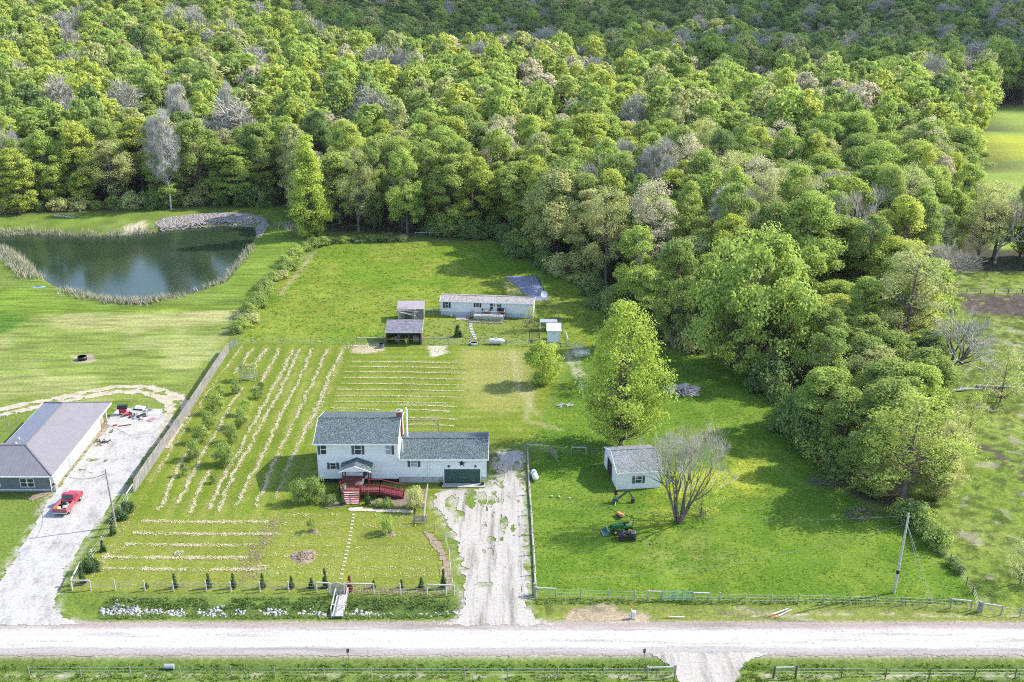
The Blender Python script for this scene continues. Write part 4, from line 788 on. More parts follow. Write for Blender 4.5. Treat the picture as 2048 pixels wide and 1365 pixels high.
def rail(pts, hgt, b=None, sp=.3, top=.13):
    b = b or MB()
    for p, q in zip(pts[:-1], pts[1:]):
        p = Vector(p); q = Vector(q); L_ = (q-p).length; u = Vector((0, 0, hgt)); b.beam(p+u, q+u, top, .06); b.beam(p+u*.15, q+u*.15, .05, .08); n = max(1, int(L_/sp))
        for k in range(n+1): r_ = p.lerp(q, k/n); b.beam(r_, r_+u, .1 if k in (0, n) else .04)
    return b
rp = hx(813)
rail([(hx(731), -4.7, DZ), (X1, -4.7, DZ), (rp, -4.7, .35)], .95).build('railing', 'red', dk)
rail([(hx(743), -3.1, DZ), (X1, -3.1, DZ), (rp, -3.1, .35)], .95).build('railing', 'red', dk)
rail([(X0+.05, -2.6, DZ), (X0+.05, -4.35, DZ), (hx(695), -4.35, DZ)], .9).build('railing', 'red', dk)
m = MB(); m.add([(X1, -4.75, DZ-.02), (rp, -4.75, .3), (rp, -3.05, .3), (X1, -3.05, DZ-.02), (X1, -4.75, DZ-.2), (rp, -4.75, .12), (rp, -3.05, .12), (X1, -3.05, DZ-.2)], [(0, 1, 2, 3), (4, 7, 6, 5), (0, 4, 5, 1), (3, 2, 6, 7), (1, 5, 6, 2), (0, 3, 7, 4)])
m.add([(X1, -4.83, DZ-.02), (rp, -4.83, .3), (rp, -4.77, .3), (X1, -4.77, DZ-.02), (X1, -4.83, DZ-.35), (rp, -4.83, .0), (rp, -4.77, .0), (X1, -4.77, DZ-.35)], [(0, 1, 2, 3), (4, 7, 6, 5), (0, 4, 5, 1), (3, 2, 6, 7), (1, 5, 6, 2), (0, 3, 7, 4)]); m.build('ramp', 'red', dk)
m = MB(); s0, s1 = hx(696), hx(728)
for k in range(6): m.box((s0, -4.45-.3*(k+1), DZ-.16*(k+1)-.06), (s1, -4.45-.3*k+.03, DZ-.16*(k+1)))
m.build('steps', flat('worn_red_steps', (.62, .38, .35), (.5, .2, .18), 4), dk)
m = MB()
for x in (s0-.06, s1+.06):
    m.beam((x, -4.45, DZ-.25), (x, -6.3, -.1), .05, .28); m.beam((x, -4.45, DZ+.9), (x, -6.2, .85), .1, .06)
    for k in range(3): yy = -4.5-.85*k; zb = DZ-.16-.53*.85*k; m.beam((x, yy, zb), (x, yy, zb+.98), .09)
m.build('stair_rail', 'red', dk)
Y0 = HY-.1
for a, zz, r_, l in ((925, 2.95, .52, 'largest dark star, at the peak above the green garage door'), (899, 2.5, .28, 'small dark star over the left corner of the garage door'), (952, 2.5, .28, 'small dark star over the right corner of the garage door')):
    star(HX+hx(a), zz, r_, l, HY-.01, True)
def chair(name, x, y, z, rz, m, lab, cat='chair', grp=None, s=1):
    t = empty(name, (x, y, z), lab, cat, rz, grp); t.scale = (s, s, s)
    MB().box((-.26, -.26, .38), (.26, .24, .43)).build('seat', m, t); MB().add([(-.26, .2, .43), (.26, .2, .43), (.26, .38, 1.0), (-.26, .38, 1.0), (-.26, .25, .41), (.26, .25, .41), (.26, .43, .98), (-.26, .43, .98)], [(0, 1, 2, 3), (4, 7, 6, 5), (0, 3, 7, 4), (1, 5, 6, 2), (3, 2, 6, 7), (0, 4, 5, 1)]).build('backrest', m, t)
    for a in (-.23, .23):
        for b in (-.22, .2): MB().box((a-.03, b-.03, 0), (a+.03, b+.03, .38)).build('leg', m, t)
    for a in (-.29, .23): MB().box((a, -.25, .6), (a+.07, .28, .64)).build('armrest', m, t)
    return t
chair('porch_chair', HX+hx(728), HY-3.2, DZ, R(-60), 'palewood', 'pale chair on the red deck to the right of the steps')
def pot(x, y, z, lab, m='mulch', s=1):
    t = empty('flower_pot', (x, y, z), lab, 'plant pot'); MB().tube([(0, 0, 0), (0, 0, .3*s)], [.15*s, .22*s], 10).build('pot', m, t)
    lv = leaves(np.array([[0, 0, .42*s]]), np.array([.25*s]), 60, .14, np.random.default_rng(4)); npmesh('plant', lv, np.arange(len(lv)*4), L['mid'], t)
pot(HX+hx(697), HY-3.9, DZ, 'potted plant on the red deck left of the top step', 'blueish', 1.1); pot(HX+hx(691), HY-4.15, DZ, 'pale planter at the front left corner of the red deck', 'palewood', 1.1)
pot(HX+hx(884), HY-.7, 0, 'round dark planter left of the garage door', 'black', 1.3); pot(HX+hx(966), HY-.7, 0, 'round dark planter right of the garage door', 'black', 1.3)
# timber swing frame behind the house
t = empty('swing_frame', (*G(846, 867)[:2], 0), 'bare timber swing frame standing on the lawn behind the garage wing', 'swing frame'); gl_ = -2.4; gr_ = 2.4
MB().beam((gl_, 0, 2.2), (gr_, 0, 2.2), .14).build('top_beam', 'wood', t)
for x in (gl_+.1, gr_-.1): MB().beam((x, 0, -.1), (x, 0, 2.13), .12).build('post', 'wood', t); s = 1 if x < 0 else -1; MB().beam((x+.03*s, 0, 1.4), (x+.75*s, 0, 2.13), .08).build('brace', 'wood', t)
# --- mobile home
TX, TY = G(881, 631).x, G(881, 631).y; ty_ = -math.atan2(1.8, 17.5)
t = empty('mobile_home', (TX, TY, 0), 'long white mobile home with mauve-brown shingle roof and grey skirting', 'mobile home', ty_)
tx = lambda p: (p-881)/10.36
body(t, 0, 18.1, 0, 4.3, 2.95, 3.4, 'siding', .82); MB().box((.05, .05, -.3), (18.05, 4.25, .81)).build('skirting', 'skirt', t); gable(t, -.1, 18.25, -.18, 4.5, 2.98, 3.5, 'brown_sh', .1)
window(t, tx(894.3), 0, 1.6, .6, 1.15, shm='black'); window(t, tx(956.3), 0, 1.95, .6, .75, shm='black'); window(t, tx(984.6), 0, 1.55, .6, 1.2, sh='')
d = MB().box((tx(995.6), -.06, .95), (tx(1003.6), -.005, 2.85)).build('door', 'black', t); MB().box((tx(997.2), -.085, 1.9), (tx(1002), -.062, 2.7)).build('door_pane', 'trim', d); MB().box((tx(997.8), -.1, 2.0), (tx(1001.4), -.087, 2.6)).build('pane', 'glass', d)
MB().box((tx(991)-.06, -.1, 2.1), (tx(991)+.06, -.005, 2.6)).build('wall_lamp', 'black', t); MB().tube([(tx(945), 2.5, 3.3), (tx(945), 2.5, 3.75)], .07, 8).build('vent_pipe', 'trim', t); MB().tube([(tx(938), 2.8, 3.3), (tx(938), 2.8, 3.6)], .07, 8).build('vent_pipe', 'steel', t)
dx0, dx1 = tx(951), tx(1012); dk = MB().box((dx0, -2.3, .78), (dx1, -.07, .9)).build('deck', 'palewood', t)
rail([(dx0, -2.25, .9), (dx1, -2.25, .9), (dx1, -.2, .9)], .9, sp=1.4).build('railing', 'wood', dk); MB().box((dx0, -2.36, 0.2), (dx1, -2.31, .8)).build('deck_skirt', 'palewood', dk)
m = MB()
for k in range(5): m.box((dx0-.28*(k+1), -1.7, .9-.17*(k+1)-.05), (dx0-.28*k+.02, -.5, .9-.17*(k+1)))
m.build('steps', 'wood', dk); rail([(dx0, -1.75, .9), (dx0-1.4, -1.75, .05)], .85, sp=.4).build('stair_rail', 'darkwood', dk)
TM = Matrix.Translation((TX, TY, 0)) @ Matrix.Rotation(ty_, 4, 'Z')
for k, (p, rz, lab) in enumerate(((970, R(70), 'left one of the two dark chairs on the mobile home deck'), (980, R(-70), 'right one of the two dark chairs on the mobile home deck'))):
    q = TM @ Vector((tx(p), -.7, .9)); chair('deck_chair', q.x, q.y, q.z, rz, 'darkwood', lab, 'chair', 'chairs on the mobile home deck')
q = TM @ Vector((tx(975), -.7, .9)); tb = empty('patio_table', q, 'small round table between the two chairs on the mobile home deck', 'table'); MB().tube([(0, 0, .66), (0, 0, .7)], .38, 14).build('tabletop', 'palewood', tb); MB().tube([(0, 0, 0), (0, 0, .66)], .05, 6).build('pedestal', 'darkwood', tb)
q = TM @ Vector((tx(1007), -.6, .9)); tb = empty('covered_grill', q, 'dark covered grill at the right end of the mobile home deck', 'grill'); MB().prism([(-.3, 0), (.3, 0), (.26, .8), (.08, 1.15), (-.08, 1.15), (-.26, .8)], -.3, .3).build('cover', 'black', tb, bev=.04)
q = TM @ Vector((tx(975), -3.1, 0)); fb2 = empty('flower_bed', q, 'stone-edged flower bed in front of the mobile home deck', 'flower bed', ty_)
MB().box((-3.3, -.7, -.1), (3.3, .7, .15)).build('soil', 'mulch', fb2, bev=.04); m = MB()
for k in range(24): m.box((-3.4+k*.285, -.85, -.05), (-3.4+k*.285+.25, -.68, .2+.04*(k % 3)))
m.build('stone_edge', 'stone', fb2); r5 = np.random.default_rng(5); cc = np.stack([r5.uniform(-3, 3, 22), r5.uniform(-.5, .5, 22), np.full(22, .3)], -1); lv = leaves(cc, np.full(22, .26), 30, .16, r5); npmesh('plants', lv, np.arange(len(lv)*4), L['weeds'], fb2)
q = TM @ Vector((tx(903), -.25, 0)); t2 = empty('garden_figure', q, 'small white ornament against the skirting below the left window', 'garden ornament'); MB().tube([(0, 0, 0), (0, 0, .25), (0, 0, .5), (0, 0, .62)], [.2, .16, .09, .12], 10).build('figure', 'tank', t2)
g = G(925, 636); tag(sheet('brick_paving', GP([(911, 633), (938, 633), (938, 641), (912, 640)]), .2, M['stone'], .05, 1, .06), kind='structure')
# stone path of the mobile home
pp = along([(941, 642), (941, 652), (944, 664), (949, 674), (952, 682)], .95)
for i, (x, y) in enumerate(pp):
    o = MB(Matrix.Translation((x, y, .03)) @ Matrix.Rotation(random.uniform(-.3, .3), 4, 'Z')).box((-.32, -.28, -.05), (.32, .28, .05)).build('paving_stone', 'rock', bev=.02); tag(o, f'pale square stone, number {i+1} down the path from the mobile home steps', 'paving stone', 'stones of the mobile home path')
# --- propane tanks
def tank(px, py, ln, r_, rz, lab):
    g = G(px, py); t = empty('propane_tank', (g.x, g.y, 0), lab, 'propane tank', rz); hl = ln/2
    MB().tube([(-hl, 0, r_+.2), (-hl+.04, 0, r_+.2), (-hl+.16, 0, r_+.2), (-hl+.4, 0, r_+.2), (hl-.4, 0, r_+.2), (hl-.16, 0, r_+.2), (hl-.04, 0, r_+.2), (hl, 0, r_+.2)], [.05, r_*.4, r_*.75, r_, r_, r_*.75, r_*.4, .05], 18).build('tank_body', 'tank', t, True)
    MB().tube([(0, 0, 2*r_+.18), (0, 0, 2*r_+.36)], [.2, .17], 12).build('valve_dome', 'steel', t)
    for x in (-hl*.5, hl*.5): MB().box((x-.08, -r_*.6, 0), (x+.08, r_*.6, .3)).build('foot', 'concrete', t)
tank(992.5, 689, 3.0, .46, R(-2), 'long white propane tank lying by the mobile home yard fence')
tank(1069, 958, 2.5, .42, R(98), 'white propane tank beside the driveway fence, seen end on')
g = G(948, 690); t = empty('stock_tub', (g.x, g.y, 0), 'low white tub at the foot of the stone path by the fence', 'tub'); MB().tube([(0, 0, 0), (0, 0, .45), (0, 0, .45), (0, 0, .38)], [.55, .66, .58, .5], 16).build('tub', 'tank', t)
# --- star shed and kennel
g = G(1094.5, 685); t = empty('garden_shed', (g.x, g.y, 0), 'narrow white shed with a dark star on its door and pale roof', 'shed', R(-2)); 
MB().prism([(0, 0), (2.1, 0), (2.1, 2.75), (0, 2.25)], 0, 2.35).build('wall', 'siding', t); MB().prism([(-.25, 2.2), (2.3, 2.82), (2.3, 2.92), (-.25, 2.3)], -.15, 2.5).build('roof', flat('white_sheet_roof', (.8, .8, .8), (.72, .72, .72), 1, .5), t)
MB().box((.25, -.05, .1), (2.1, -.005, 2.0)).build('door', 'trim', t); o = star(g.x+1.17, 1.75, .15, 'small dark star on the door of the narrow white shed', g.y-.13, False)
g = G(1082, 676); t = empty('dog_kennel', (g.x, g.y, 0), 'grey wire dog pen with mesh panels left of the narrow white shed', 'kennel', R(-2)); m = MB()
for x in (-.2, 1.5, 3.0):
    for y in (0, 2.6, 5.2): m.beam((x, y, 0), (x, y, 1.7), .09)
for z in (.1, 1.68): 
    for p, q in (((-.2, 0), (-.2, 5.2)), ((3.0, 2.7), (3.0, 5.2)), ((-.2, 5.2), (3.0, 5.2))): m.beam((*p, z), (*q, z), .08)
m.build('frame', 'palewood', t); m = MB()
for k in range(27): m.beam((-.2, k*.2, .1), (-.2, k*.2, 1.68), .02)
for k in range(17): m.beam((-.2+k*.2, 5.2, .1), (-.2+k*.2, 5.2, 1.68), .03)
for k in range(8): m.beam((-.2, 0, .2+k*.2), (-.2, 5.2, .2+k*.2), .02)
m.build('mesh_panel', 'steel', t); MB().add([(-.2, 3.7, 1.75), (3.0, 3.7, 1.75), (3.0, 5.3, 1.85), (-.2, 5.3, 1.85), (-.2, 3.7, 1.70), (3.0, 3.7, 1.70), (3.0, 5.3, 1.8), (-.2, 5.3, 1.8)], [(0, 1, 2, 3), (4, 7, 6, 5), (0, 4, 5, 1), (3, 2, 6, 7), (1, 5, 6, 2), (0, 3, 7, 4)]).build('roof_panel', 'steel', t)
# --- brown shed, pole frame, open barn
g = G(796, 642); g2 = G(848, 641); W_ = g2.x-g.x; t = empty('metal_shed', (g.x, g.y, 0), 'brown ribbed metal shed behind the open barn', 'shed')
MB().prism([(0, 0), (3.2, 0), (3.2, 2.75), (0, 2.35)], 0, W_).build('wall', 'brownmetal', t); MB().prism([(-.3, 2.36), (3.4, 2.85), (3.4, 2.93), (-.3, 2.44)], -.15, W_+.15).build('roof', stripes('pinkish_metal_roof', (.30, .25, .26), 0, .3, .03, .5), t)
MB().box((W_-.12, -.1, 0), (W_+.06, .05, 2.4)).build('corner_trim', 'palewood', t); MB().box((1.3, -.05, 0), (2.6, -.005, 1.9)).build('door', 'darkwood', t)
g = G(797, 645); t = empty('pole_frame', (g.x, g.y, 0), 'rickety frame of pale poles in front of the brown metal shed', 'pole frame'); 
for x, y in ((0, 0), (.35, -.9), (3.1, -.9), (3.3, .3)): MB().beam((x, y, 0), (x+.05, y, 2.5), .14).build('post', 'palewood', t)
m = MB()
for a, b in (((-.3, -.4, 2.5), (3.9, -.6, 2.35)), ((0, 0, 2.55), (3.3, .3, 2.5)), ((.2, -.9, 2.3), (3.4, -1.0, 1.6)), ((.1, -.2, 2.1), (3.2, -.8, 1.9)), ((.3, -.9, .8), (3.1, -.9, .8)), ((0, 1.0, 2.6), (3.3, 1.2, 2.5))): m.beam(a, b, .1)
m.build('cross_poles', 'palewood', t)
g = G(773, 689); g2 = G(843, 689); W_ = g2.x-g.x; t = empty('open_barn', (g.x, g.y, 0), 'open-fronted dark wooden barn with faded purple-grey roof', 'barn')
MB().prism([(-.4, 2.3), (4.3, 3.15), (4.3, 3.25), (-.4, 2.4)], -.15, W_+.15).build('roof', 'greyroof', t)
for x in (.1, 2.2, 4.0, W_-.1):
    for y in (0, 4.0): MB().beam((x, y, -.1), (x, y, 2.35+.18*y), .16).build('post', 'darkwood', t)
MB().box((0, 3.95, 0), (W_, 4.05, 1.1)).box((0, 3.95, 1.1), (2.0, 4.05, 3.0)).box((4.6, 3.95, 1.1), (W_, 4.05, 3.0)).build('back_wall', 'darkwood', t); MB().box((-.05, .1, 0), (0, 3.9, 2.3)).build('side_wall', 'darkwood', t); MB().box((W_, .1, 0), (W_+.05, 3.9, 2.3)).build('side_wall', flat('dull_red_boards', (.25, .1, .09), (.14, .06, .06), 3), t)
m = MB(); m.beam((0, -.02, .95), (W_, -.02, .95), .07); m.beam((2.2, 1, .5), (2.2, 3, .9), .1); m.box((1.4, 1.5, 0), (2.3, 2.3, .8)); m.box((4.8, 1.2, 0), (5.8, 2.2, 1.0)); m.build('stall_rails', 'wood', t)
MB().beam((-.25, -.45, 2.36), (W_+.25, -.45, 2.36), .08, .14).build('fascia', 'palewood', t); MB().beam((W_+.2, -.4, 2.35), (W_+.2, 4.3, 3.2), .07, .16).build('fascia', 'palewood', t)
g = G(763, 696); t = empty('plastic_tub', (g.x, g.y, 0), 'dark grey plastic tub beside the heap of dead plants near the open barn', 'tub'); MB().tube([(0, 0, 0), (0, 0, .75), (0, 0, .75), (0, 0, .6)], [.4, .52, .46, .42], 14).build('tub', 'greyroof', t)
# --- the blue-grey sheet of gravel behind the mobile home
o = sheet('weed_barrier', GP([(1012, 553), (1072, 554), (1086, 580), (1096, 601), (1062, 604), (1042, 580), (1020, 562)]), .3, M['tarp'], .1, 1.5, .06); o['kind'] = 'structure'
# --- satellite dish
g = G(1088, 604); t = empty('satellite_dish', (g.x, g.y, 0), 'round white satellite dish on a pole at the right end of the mobile home', 'satellite dish'); MB().tube([(0, 0, 0), (0, 0, 1.5)], .05, 6).build('pole', 'steel', t)
MB(Matrix.Translation((0, -.1, 1.55)) @ Matrix.Rotation(R(55), 4, 'X')).tube([(0, 0, .1), (0, 0, 0), (0, 0, .12)], [.62, .1, .68], 18, False).build('dish', 'tank', t, True); MB().beam((0, -.2, 1.3), (0, -.85, 1.75), .04).build('receiver_arm', 'steel', t)
# --- white garage on the right
g = G(1233, 980); t = empty('white_garage', (g.x, g.y, 0), 'small white garage with grey shingle roof beside the bare tree', 'garage', R(6.4)); body(t, 0, 6.0, 0, 8.1, 2.5, 3.75, 'siding', 0); gable(t, -.12, 6.15, -.15, 8.3, 2.55, 3.95, shingle('pale_grey_shingles', (.09, .10, .105), (.17, .185, .19), (.26, .27, .275)), .12)
MB().box((-.02, 3.2, 0), (-.004, 6.0, 2.15)).build('doorway_shade', 'dark', t); MB().box((-.1, 6.05, .02), (-.03, 7.8, 2.2)).build('sliding_door', 'trim', t); window(t, 2.95, 0, .9, .85, 1.0)  # black sheet on the wall paints the shade inside the doorway
m = MB(); [m.box((x-.05, -.02, 0), (x+.05, .05, 2.45)) for x in (0, 6)]; m.build('corner_trim', 'trim', t)
# --- neighbour's L-shaped house
t = empty('neighbour_house', (-59.4, 132.6, 0), 'long low L-shaped house with mauve-grey metal roof at the left', 'house'); ox, oy = -59.4, 132.6
A, B_, C_, P_, Q_, D_, E_, F_, R_ = [(a-ox, b-oy, c) for a, b, c in ((-58.5, 131.6, 2.95), (-58.5, 156.6, 2.95), (-68.7, 156.6, 2.95), (-63.55, 136.7, 5.1), (-63.55, 151.4, 5.1), (-68.7, 141.9, 2.95), (-86, 141.9, 2.95), (-86, 131.6, 2.95), (-86, 136.7, 5.1))]
MB().add([A, B_, Q_, P_, (A[0], A[1], 2.8), (B_[0], B_[1], 2.8)], [(0, 1, 2, 3), (0, 4, 5, 1)]).build('roof', 'metalroof', t)
MB().add([C_, D_, P_, Q_], [(0, 1, 2, 3)]).build('roof', stripes('left_slope_metal_roof', (.22, .21, .24), 1, .25, .03, .5), t); MB().add([B_, C_, Q_, F_, A, P_, R_, D_, E_, P_], [(0, 1, 2), (3, 4, 5, 6), (7, 8, 6, 9)]).build('roof', 'metalroofx', t)  # left slope slightly lighter than the other slopes, with finer ribs
m = MB(); up = Vector((0, 0, .04))
for p, q in ((P_, Q_), (P_, A), (Q_, B_), (Q_, C_), (P_, R_), (P_, D_)): m.beam(Vector(p)+up, Vector(q)+up, .22, .06)
m.build('ridge_cap', 'metalroofx', t); m = MB()
for p, q in ((A, B_), (B_, C_), (C_, D_), (F_, A)): m.beam(Vector(p)+Vector((0, 0, -.14)), Vector(q)+Vector((0, 0, -.14)), .16, .2)
m.build('gutter', 'trim', t); MB().box((A[0]-.95, .05, .0), (A[0]-.85, -.05, 2.8)).build('downpipe', 'trim', t)
MB().box((-8.5, 1.3, 0), (0, 20.5, 2.78)).build('wall', 'siding', t); MB().box((-26.6, 0, 0), (.02, 1.28, 2.78)).box((-26.6, 1.3, 0), (-8.51, 8.8, 2.78)).build('front_wall', 'greysiding', t); MB().box((-8.4, 20.51, 0), (-.4, 23.4, 2.78)).build('end_wall', 'wood', t)
MB().box((-.06, -.05, 0), (.08, .06, 2.78)).box((-26.6, -.05, .3), (-.07, -.01, .42)).build('corner_trim', 'trim', t); MB().beam((-.0, 23.5, 0), (-.0, 23.5, 2.8), .14).build('post', 'trim', t)
for x in (-3.5, -2.55, -7.1): window(t, x, 0, .85, .8, 1.15, sh='')
for y, z, hh_ in ((5.0, 1.5, .8), (9.2, 1.5, .8), (18.0, 1.6, .8), (19.0, 1.6, .8)): window(t, 0, y, z, .55, hh_, '+x', sh='', sash=False)
MB().box((.005, 7.0, .05), (.06, 7.9, 2.1)).build('side_door', 'blind', t); m = MB()
for x, y in ((-6.4, 6.2), (-6.7, 8.0)): m.tube([(x, y, 3.4), (x, y, 4.4)], .12, 8)
m.build('vent_pipe', 'trim', t)
g = G(108, 981); t = empty('air_conditioner', (g.x, g.y, 0), 'grey outdoor cooling unit at the corner of the neighbour house', 'cooling unit'); MB().box((-.45, -.4, .05), (.45, .4, .85)).build('casing', 'steel', t, bev=.05); MB().tube([(0, 0, .86), (0, 0, .9)], .34, 16).build('fan_guard', 'black', t)
# ---------------------------------------------------------------- slab, junk and vehicles on the left
tag(sheet('concrete_slab', GP([(238, 818), (328, 819), (296, 868), (262, 872), (214, 850), (222, 832)]), .2, M['concrete'], .08, 1.5, .09), kind='structure')
for p in ([(243, 834), (300, 842)], [(276, 852), (305, 853)], [(276, 862), (278, 845), (285, 838)]): pass
def box_obj(name, px, py, sz, rz, m, lab, cat, bev=.02, z=0, rx=0):
    g = G(px, py); o = MB().box((-sz[0]/2, -sz[1]/2, 0), (sz[0]/2, sz[1]/2, sz[2])).build(name, m, bev=bev); o.location = (g.x, g.y, z+.1); o.rotation_euler = (rx, 0, rz); return tag(o, lab, cat)
g = G(247, 830); t = empty('smoker_grill', (g.x, g.y, .1), 'red tool cart with a black hooded grill on top, on the concrete slab', 'grill', R(8)); MB().box((-.55, -.35, .12), (.55, .35, 1.0)).build('cabinet', 'truckred', t, bev=.03)
MB().prism([(-.5, 1.02), (.5, 1.02), (.5, 1.25), (.3, 1.55), (-.3, 1.55), (-.5, 1.25)], -.75, .75).build('hood', 'black', t, bev=.03); [MB().wheel((x, y, .1), .1, .06).build('wheel', 'rubber', t) for x in (-.45, .45) for y in (-.3, .3)]
g = G(256, 833); t = empty('wheelbarrow', (g.x, g.y, .1), 'tipped red and white wheelbarrow lying right of the red cart', 'wheelbarrow', R(40)); MB().add([(-.5, -.35, .5), (.5, -.35, .5), (.5, .35, .5), (-.5, .35, .5), (-.3, -.2, .15), (.3, -.2, .15), (.3, .2, .15), (-.3, .2, .15)], [(4, 5, 6, 7), (0, 1, 5, 4), (1, 2, 6, 5), (2, 3, 7, 6), (3, 0, 4, 7)]).build('tray', 'truckred', t)
MB().wheel((.55, 0, .2), .2, .08, 'y').build('wheel', 'rubber', t); [MB().beam((-1.0, y, .5), (.5, y*.3, .2), .05).build('handle', 'palewood', t) for y in (-.3, .3)]
box_obj('flat_panel', 303, 841, (1.0, 1.5, .06), R(-25), flat('dusty_mauve_panel', (.3, .17, .18), None, 2), 'flat mauve-red board lying at the right edge of the slab', 'board')
box_obj('flat_panel', 298, 822, (.95, .6, .08), R(-15), 'greyroof', 'small dark grey tray near the back edge of the slab', 'tray')
box_obj('plank', 250, 853, (1.9, .22, .12), R(22), 'darkwood', 'long brown beam lying across the front of the slab', 'beam'); box_obj('red_can', 231, 853, (.6, .3, .2), R(10), 'bedred', 'little red thing lying left of the brown beam', 'container', .05)
g = G(292, 834); t = empty('metal_rack', (g.x, g.y, .1), 'pale shelf rack standing on the slab', 'rack', R(10)); m = MB(); [m.beam((x, y, 0), (x, y, 1.1), .04) for x in (-.35, .35) for y in (-.2, .2)]; m.build('frame', 'steel', t); [MB().box((-.38, -.24, z), (.38, .24, z+.03)).build('shelf', 'palewood', t) for z in (.2, .5, .8, 1.08)]
r6 = random.Random(6)
for i, (px, py, mm, lab) in enumerate([(264, 836, 'darkwood', 'dark wooden crate'), (270, 839, 'steel', 'grey metal box'), (277, 836, 'black', 'black tool case'), (283, 840, 'palewood', 'pale wood offcut'), (272, 831, 'steel', 'metal sheet scrap'), (286, 834, 'greyroof', 'dark grey bin')]):
    box_obj('scrap_'+('crate' if i == 0 else 'box'), px, py, (r6.uniform(.4, .9), r6.uniform(.3, .6), r6.uniform(.15, .4)), r6.uniform(0, 3), mm, f'{lab} in the clutter in the middle of the slab, {OR[i]} piece', 'scrap')
g = G(281, 820); t = empty('pallet_stack', (g.x, g.y, .05), 'pale tarp-covered pallet behind the slab', 'pallet', R(-10)); MB().box((-.9, -.5, 0), (.9, .5, .25)).build('pallet', 'darkwood', t); MB().prism([(-.5, .26), (.5, .26), (.35, .5), (-.2, .55)], -.8, .8).build('tarp', 'tank', t, bev=.05)
g = G(206, 887); t = empty('scrap_pile', (g.x, g.y, .05), 'heap of dark metal scrap on the gravel beside the neighbour house', 'scrap'); m = MB()
for k in range(14): a = r6.uniform(0, 3.1); x, y = r6.uniform(-.7, .7), r6.uniform(-.4, .4); m.beam((x, y, .05), (x+math.cos(a)*.7, y+math.sin(a)*.5, r6.uniform(.1, .5)), .08)
m.build('metal_bits', 'rust', t)
# red pickup with a loaded bed
g = G(118, 1034); t = empty('pickup_truck', (g.x+.2, g.y, .03), 'bright red pickup truck with a loaded open bed parked on the gravel drive', 'pickup truck', R(-3.5))
b = MB(); b.prism([(2.55, .45), (5.35, .45), (5.42, .75), (5.38, 1.0), (4.15, 1.12), (2.55, 1.12)], -.93, .93); b.prism([(2.6, 1.12), (4.2, 1.12), (3.55, 1.72), (2.85, 1.74)], -.82, .82); b.build('cab', 'truckred', t, bev=.06)
gl1 = MB(); gl1.add([(-.7, 4.13, 1.2), (.7, 4.13, 1.2), (.64, 3.63, 1.68), (-.64, 3.63, 1.68)], [(0, 1, 2, 3)]); gl1.add([(-.7, 2.6, 1.2), (.7, 2.6, 1.2), (.64, 2.82, 1.66), (-.64, 2.82, 1.66)], [(3, 2, 1, 0)])
gl1.v = [(x*1.0, y+(.02 if y > 3 else -.03), z) for x, y, z in gl1.v]; gl1.build('windscreen', 'glass', t)
m = MB()
for s in (-.835, .835): m.add([(s, 2.75, 1.2), (s, 3.95, 1.2), (s*.99, 3.5, 1.62), (s*.99, 2.92, 1.64)], [(0, 1, 2, 3)])
m.build('side_window', 'glass', t)
b = MB(); b.box((-.93, 0, .45), (-.8, 2.5, 1.1)); b.box((.8, 0, .45), (.93, 2.5, 1.1)); b.box((-.8, 0, .45), (.8, .1, 1.08)); b.box((-.8, 2.4, .45), (.8, 2.5, 1.1)); b.build('bed', 'bedred', t, bev=.02); MB().box((-.8, .1, .5), (.8, 2.4, .58)).build('bed_floor', 'darkwood', t)
MB().box((-.9, -.14, .42), (.9, -.02, .6)).build('bumper', 'steel', t, bev=.03); MB().box((-.9, 5.4, .42), (.9, 5.52, .62)).build('bumper', 'steel', t, bev=.03)
for s in (-.8, .8):
    for y in (.85, 4.45): w_ = MB().wheel((s, y, .38), .38, .26).build('wheel', 'rubber', t); MB().wheel((s+math.copysign(.10, s), y, .38), .2, .1).build('hub', 'steel', w_)
    MB().box((s-.1, -.03, .75), (s+.1, .0, .95)).build('tail_light', 'truckred', t); MB().box((s-.12, 5.38, .72), (s+.12, 5.43, .9)).build('headlight', 'tank', t)
for k, (x, y, s_, mm, lab, cat) in enumerate([(-.45, .75, .32, 'yellow', 'yellow ball-like bag in the bed of the red pickup', 'bag'), (.35, 1.0, .38, 'palewood', 'pale sack lying in the bed of the red pickup', 'sack'), (-.2, .4, .28, 'tank', 'white bag near the tailgate in the pickup bed', 'bag'), (.0, 1.9, .5, 'black', 'black heap of bags behind the pickup cab', 'bag'), (.45, 1.6, .3, 'rock', 'light grey bundle in the pickup bed beside the black heap', 'bundle')]):
    import bmesh; bm = bmesh.new(); bmesh.ops.create_icosphere(bm, subdivisions=3, radius=s_)
    for v in bm.verts: v.co *= 1+.22*(vnoise(np.array([v.co.x*9+k]), np.array([v.co.y*9+v.co.z*7]), 1, k)[0]-.5)*2; v.co.z *= .7
    me = bpy.data.meshes.new('bag'); bm.to_mesh(me); bm.free(); me.materials.append(M[mm]); me.polygons.foreach_set('use_smooth', [True]*len(me.polygons)); o = bpy.data.objects.new('bag', me); C.objects.link(o)
    q = Matrix.Rotation(R(-3.5), 4, 'Z') @ Vector((x, y, 0)); o.location = (g.x+.2+q.x, g.y+q.y, .61+s_*.6+.03); tag(o, lab, cat)
